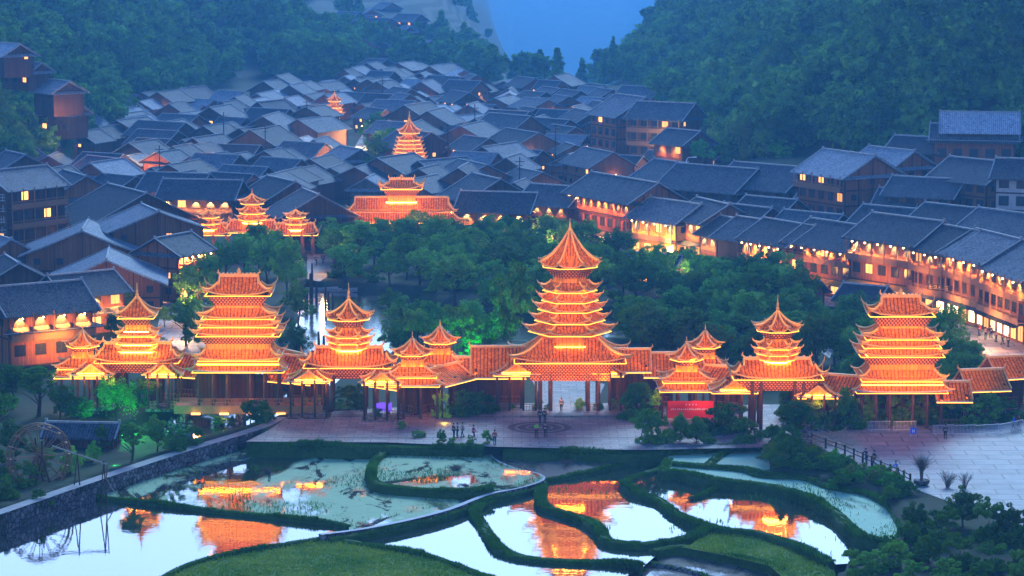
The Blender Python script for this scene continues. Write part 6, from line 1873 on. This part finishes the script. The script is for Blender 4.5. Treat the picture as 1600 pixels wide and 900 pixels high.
# utility poles
pm_ = MB().tube([(0,0,-.5),(0,0,9)], [.16,.1], 8).mesh('pole', M['trim'])
for px, py, lb in ((250,300,'utility pole in the village left of the three-turret bridge'),(415,262,'utility pole among roofs above the three-turret bridge'),(480,215,'utility pole left of the village street'),(700,262,'utility pole right of the drum tower'),(742,226,'utility pole in the village between drum tower and tiny turret'),
        (868,262,'utility pole below right of the tiny golden turret'),(930,232,'utility pole left of the glowing street lamp'),(350,240,'utility pole in the left village rows'),(812,322,'utility pole above the long dark end house of the bank street'),(598,176,'utility pole far up the village')):
    p = P(px, py, 1.5); r_ = empty('utility_pole', p, .4, lb, 'utility pole', 'utility poles of the village')
    ob('pole', pm_, r_)
    MB().box(-.9,.9,-.06,.06,8.1,8.25).box(-.6,.6,-.06,.06,7.4,7.52).build('crossarm', M['trim'], r_)
# open street light on the right of the village
p = P(1040, 252, 3); r_ = empty('street_lamp', p, 0, 'glowing street lamp before the dark houses at the foot of the right hill', 'street lamp')
MB().tube([(0,0,-2),(0,0,4)], .1).build('pole', M['metal'], r_); MB().lathe([(.1,3.9),(.3,4.1),(.3,4.4),(.1,4.6)], 10).build('globe', M['lit_white'], r_)
# stream: wooden stakes and boats
GS = 'wooden posts standing in the stream'
for i, (px, py, h) in enumerate(((486,474,4.5),(480,478,2.4),(494,472,3),(514,480,2.4),(520,482,2.2),(508,480,3.0),(499,548,2.6),(506,550,2.4),(487,474,6),(478,474,3))):
    c = P(px, py, -1.3); MB().tube([(0,0,-1.5),(.08*(i%3-1),0,h*.6),(.1*(i%3-1),0,h)], [.2,.18,.12], 8).build('mooring_post', M['trim'], None, loc=c, group=GS, cat='post',
        label='%s wooden post of the group standing in the stream, %s' % (('tall','short','medium','stubby','low','slanting','near left','near right','tallest','leftmost')[i], ('by the square','by the square','by the square','by the moored boats','by the moored boats','by the moored boats','just above the timber gallery','just above the timber gallery','by the square','by the square')[i]))
for i, (px, py) in enumerate(((502,455),(532,456))):
    c = P(px, py, -1.25); g = []
    for t in np.linspace(-1, 1, 9):
        w = .75*(1-abs(t)**2.4)+.05; zt_ = .45+.25*t*t
        g.append([Vector((t*2.6,-w,zt_)), Vector((t*2.6,-w*.7,0)), Vector((t*2.6,w*.7,0)), Vector((t*2.6,w,zt_))])
    r_ = empty('rowing_boat', c, .2-i*.3, ('pale rowing boat moored by the posts, left of two','pale rowing boat moored by the posts, right of two')[i], 'boat', 'rowing boats moored on the stream')
    MB().grid(g).build('hull', M['plaster'], r_); MB().box(-.9,-.6,-.6,.6,.3,.36).box(.6,.9,-.6,.6,.3,.36).build('seat', M['timber'], r_)
# water wheel with its flume
c = P(62, 772, -2.0); s_ = S(c); r_ = empty('water_wheel', c, 0, 'dark wooden water wheel on a timber stand in the left garden', 'water wheel')
Rw = 3.4; hub = Vector((0, 0, 4.0)); th = math.radians(28)
ax = Vector((math.cos(th), math.sin(th), 0)); tg = Vector((-math.sin(th), math.cos(th), 0))
rim = MB()
for o_ in (-.45, .45):
    for rr_, w_ in ((Rw, .09), (Rw*.86, .06)):
        pts = [hub+tg*o_+(ax*math.cos(a)+Vector((0,0,1))*math.sin(a))*rr_ for a in np.linspace(0, 2*math.pi, 33)]
        rim.tube(pts, w_, 5)
rim.build('rim', M['timber'], r_)
sp = MB()
for a in np.linspace(0, 2*math.pi, 17)[:-1]:
    d = ax*math.cos(a)+Vector((0,0,1))*math.sin(a)
    for o_ in (-.45, .45): sp.bar(hub+tg*o_*.4, hub+tg*o_+d*Rw, .07)
sp.build('spokes', M['timber'], r_)
for i, a in enumerate(np.linspace(0, 2*math.pi, 17)[:-1]):
    d = ax*math.cos(a)+Vector((0,0,1))*math.sin(a); MB().bar(hub-tg*.5+d*Rw*.94, hub+tg*.5+d*Rw*.94, .3, .05).build('paddle', M['timber'], r_)
MB().tube([hub-tg*1.1, hub+tg*1.1], .14, 8).build('axle', M['trim'], r_)
sd = MB()
for o_ in (-1, 1):
    for e in (-1, 1): sd.bar(hub+tg*o_, Vector((0,0,-.5))+tg*o_*1.1+ax*e*1.3, .18)
    sd.bar(hub+tg*o_+ax*0, Vector((0,0,5.8))+tg*o_, .16)
sd.build('stand', M['trim'], r_)
r_ = empty('bamboo_flume', P(84, 706, 2.5), 0, 'long bamboo flume carrying water from the wheel toward the dyke', 'flume')
a = P(82, 697, 3.8)-r_.location; b_ = P(168, 726, 2.6)-r_.location; c2 = P(166, 748, .4)-r_.location; d2 = P(188, 778, -1.6)-r_.location
MB().tube([a, b_], [.1,.09], 7).build('trough', M['white_twig'], r_)
MB().tube([b_+Vector((0,0,.2)), c2, (c2+d2)/2+Vector((0,0,-.2)), d2], [.06]*4, 6).build('drain_pipe', M['white_twig'], r_)
for t in (.45, .93): q = a.lerp(b_, t); MB().bar(q+Vector((.3,0,-4.6)), q+Vector((0,0,.3)), .12).bar(q+Vector((-.5,0,-4.6)), q+Vector((.05,0,.3)), .1).build('trestle', M['trim'], r_)
# long low dark roofed shed in the garden
for lb, px, py, yaw, L, W in (('long low dark roofed shed behind the water wheel', 130, 698, -6, 7.5, 3.4),):
    house('garden_shed', lb, P(px, py, -1.2), math.radians(yaw), L, W, 1.7, rh=.9, wall='wood_dark', roof='slate', storeys=1, front='none', gable_win=False, gable_pent=False, group='sheds in the stream garden', cat='shed', ox=.5, oy=.8)
house('garden_shed', 'small dark roofed pavilion among the trees below the large red curtained house', P(1018, 442, 0), -.5, 8, 6, 2.4, rh=2.0, wall='wood_dark', storeys=1, litp=1, gable_pent=False, cat='shed', oy=1.4, ox=1.4)
house('garden_shed', 'low blue roofed shed among the trees left of the right block tower', P(1240, 478, 0), -.6, 7, 5, 2.4, rh=1.4, wall='wood_dark', storeys=1, litp=.2, gable_pent=False, cat='shed')
house('garden_shed', 'small grey hipped shed just above the right block tower ridge', P(1352, 490, 0), -.6, 5.5, 5, 2.6, rh=1.4, wall='wood_dark', storeys=1, litp=0, gable_pent=False, cat='shed')
# stones
rg = random.Random(12)
st = MB()
def rock(mb, c, r, rg):
    pr_ = []
    vs = []; n = 7
    for k, (zz, q) in enumerate(((-.6,.6),(-.1,1),(.35,.85),(.65,.35))):
        for i in range(n):
            a = 2*math.pi*i/n+k*.3; w = q*r*rg.uniform(.8,1.15); vs.append((c[0]+w*math.cos(a), c[1]+w*math.sin(a), c[2]+zz*r))
    fs = [(k*n+i, k*n+(i+1)%n, (k+1)*n+(i+1)%n, (k+1)*n+i) for k in range(3) for i in range(n)]+[tuple(range(3*n, 4*n))]
    mb.add(vs, fs)
w0, w1 = P(1478, 884, .2), P(1625, 878, .2)
for k in range(4):
    for i in range(34):
        t = (i+.5*(k % 2)+rg.uniform(-.2,.2))/34; p = w0.lerp(w1, t); rock(st, (p.x, p.y+rg.uniform(-.1,.1)-k*.06, -1.5+k*.36), rg.uniform(.2,.3), rg)
st.build('dry_stone_wall', M['stone'], None, label='dry stone wall of rounded stones in the bottom right corner', cat='wall')
rk = MB()
for i in range(60): p = P(rg.uniform(250,300), rg.uniform(652,690), -1.2); rock(rk, p, rg.uniform(.15,.45), rg)
rk.build('shore_rubble', M['stone'], None, kind='stuff', label='loose stones of the stream bank beneath the timber gallery')
# kiosk box glowing violet at the left kiosk
p = P(600, 642, .6); MB().box(-.9,.9,-.4,.4,0,.9).build('ticket_counter', emit('violet_panel', (.12,.05,.6), 1.0), None, loc=p, label='small violet glowing counter inside the kiosk left of the twin pavilions', cat='counter')

# ================================================================== haze
hb = MB(); hb.box(-2550, 2550, -320, 5050, -235, 165)
m, nt, o = newmat('haze')
pv = N(nt, 'ShaderNodeVolumePrincipled'); pv.inputs['Color'].default_value = (.15,.5,1,1); pv.inputs['Density'].default_value = .00019; pv.inputs['Anisotropy'].default_value = .55
nt.links.new(pv.outputs[0], o.inputs['Volume'])
hz_o = hb.build('haze', m, kind='stuff', label='thin blue evening haze filling the valley')

# ================================================================== labels that single out every repeated house and plant
LM = [('main gate tower', 890, 470), ('red banner', 1079, 640), ('golden hall', 628, 320), ('drum tower', 640, 225), ('three-turret bridge', 395, 350), ('small far pagoda', 523, 165), ('left block tower', 376, 510),
      ('right block tower', 1404, 550), ('water wheel', 62, 730), ('ring pattern', 843, 668), ('neon green jacket', 838, 672), ('stone tub shrub', 1440, 730), ('lamp mast', 1072, 290), ('tiny golden turret', 812, 186),
      ('glowing street lamp', 1040, 235), ('lone dark conifer', 996, 130), ('highest right house', 1525, 215), ('barn-like house', 190, 330), ('stepped hillside houses', 85, 160), ('left gate tower', 546, 520), ('right gate tower', 1213, 550), ('twin pavilions', 665, 560), ('bright green bush', 1505, 790), ('blue sign', 1427, 678), ('right balcony houses', 1480, 430), ('dim red turret', 752, 158)]
ORD = ['nearest', 'second nearest', 'third nearest', 'fourth nearest', 'fifth nearest', 'sixth nearest', 'seventh nearest', 'eighth nearest', 'ninth nearest', 'tenth nearest', 'eleventh nearest', 'twelfth nearest'] + ['%dth nearest' % i for i in range(13, 80)]
def autolabel(items, noun):
    """items: (object, description, world point)"""
    bins = {}
    for o_, desc, w in items:
        x, y = PX(w)
        best = min(LM, key=lambda l: math.hypot((l[1]-x), (l[2]-y)*1.3))
        dx, dy = x-best[1], y-best[2]
        a = math.degrees(math.atan2(-dy*1.6, dx)) % 360
        d = ['right of', 'above right of', 'straight above', 'above left of', 'left of', 'below left of', 'straight below', 'below right of'][int((a+22.5)//45) % 8]
        bins.setdefault((best[0], d, desc), []).append((math.hypot(dx, dy), o_))
    for (l, d, desc), v in bins.items():
        v.sort(key=lambda q: q[0])
        for i, (_, o_) in enumerate(v): o_['label'] = '%s, %s of its look %s the %s' % (desc, ORD[i], d, l)
HD = ['dark boarded slate house', 'wide brown gabled house', 'small grey boarded house', 'long dark slate house', 'narrow three-storey house', 'low broad gabled house', 'red brown pale-roofed house', 'largest brown gabled house']
autolabel([(o_, HD[k], w) for o_, k, w in VH], 'house')
autolabel([(o_, ADJ[k], w) for o_, k, w in PLANTS], 'plant')
import collections
seen = collections.Counter(o_.get('label') for o_ in bpy.data.objects if o_.get('category'))
print('dup labels', [(k, v) for k, v in seen.items() if v > 1][:6])
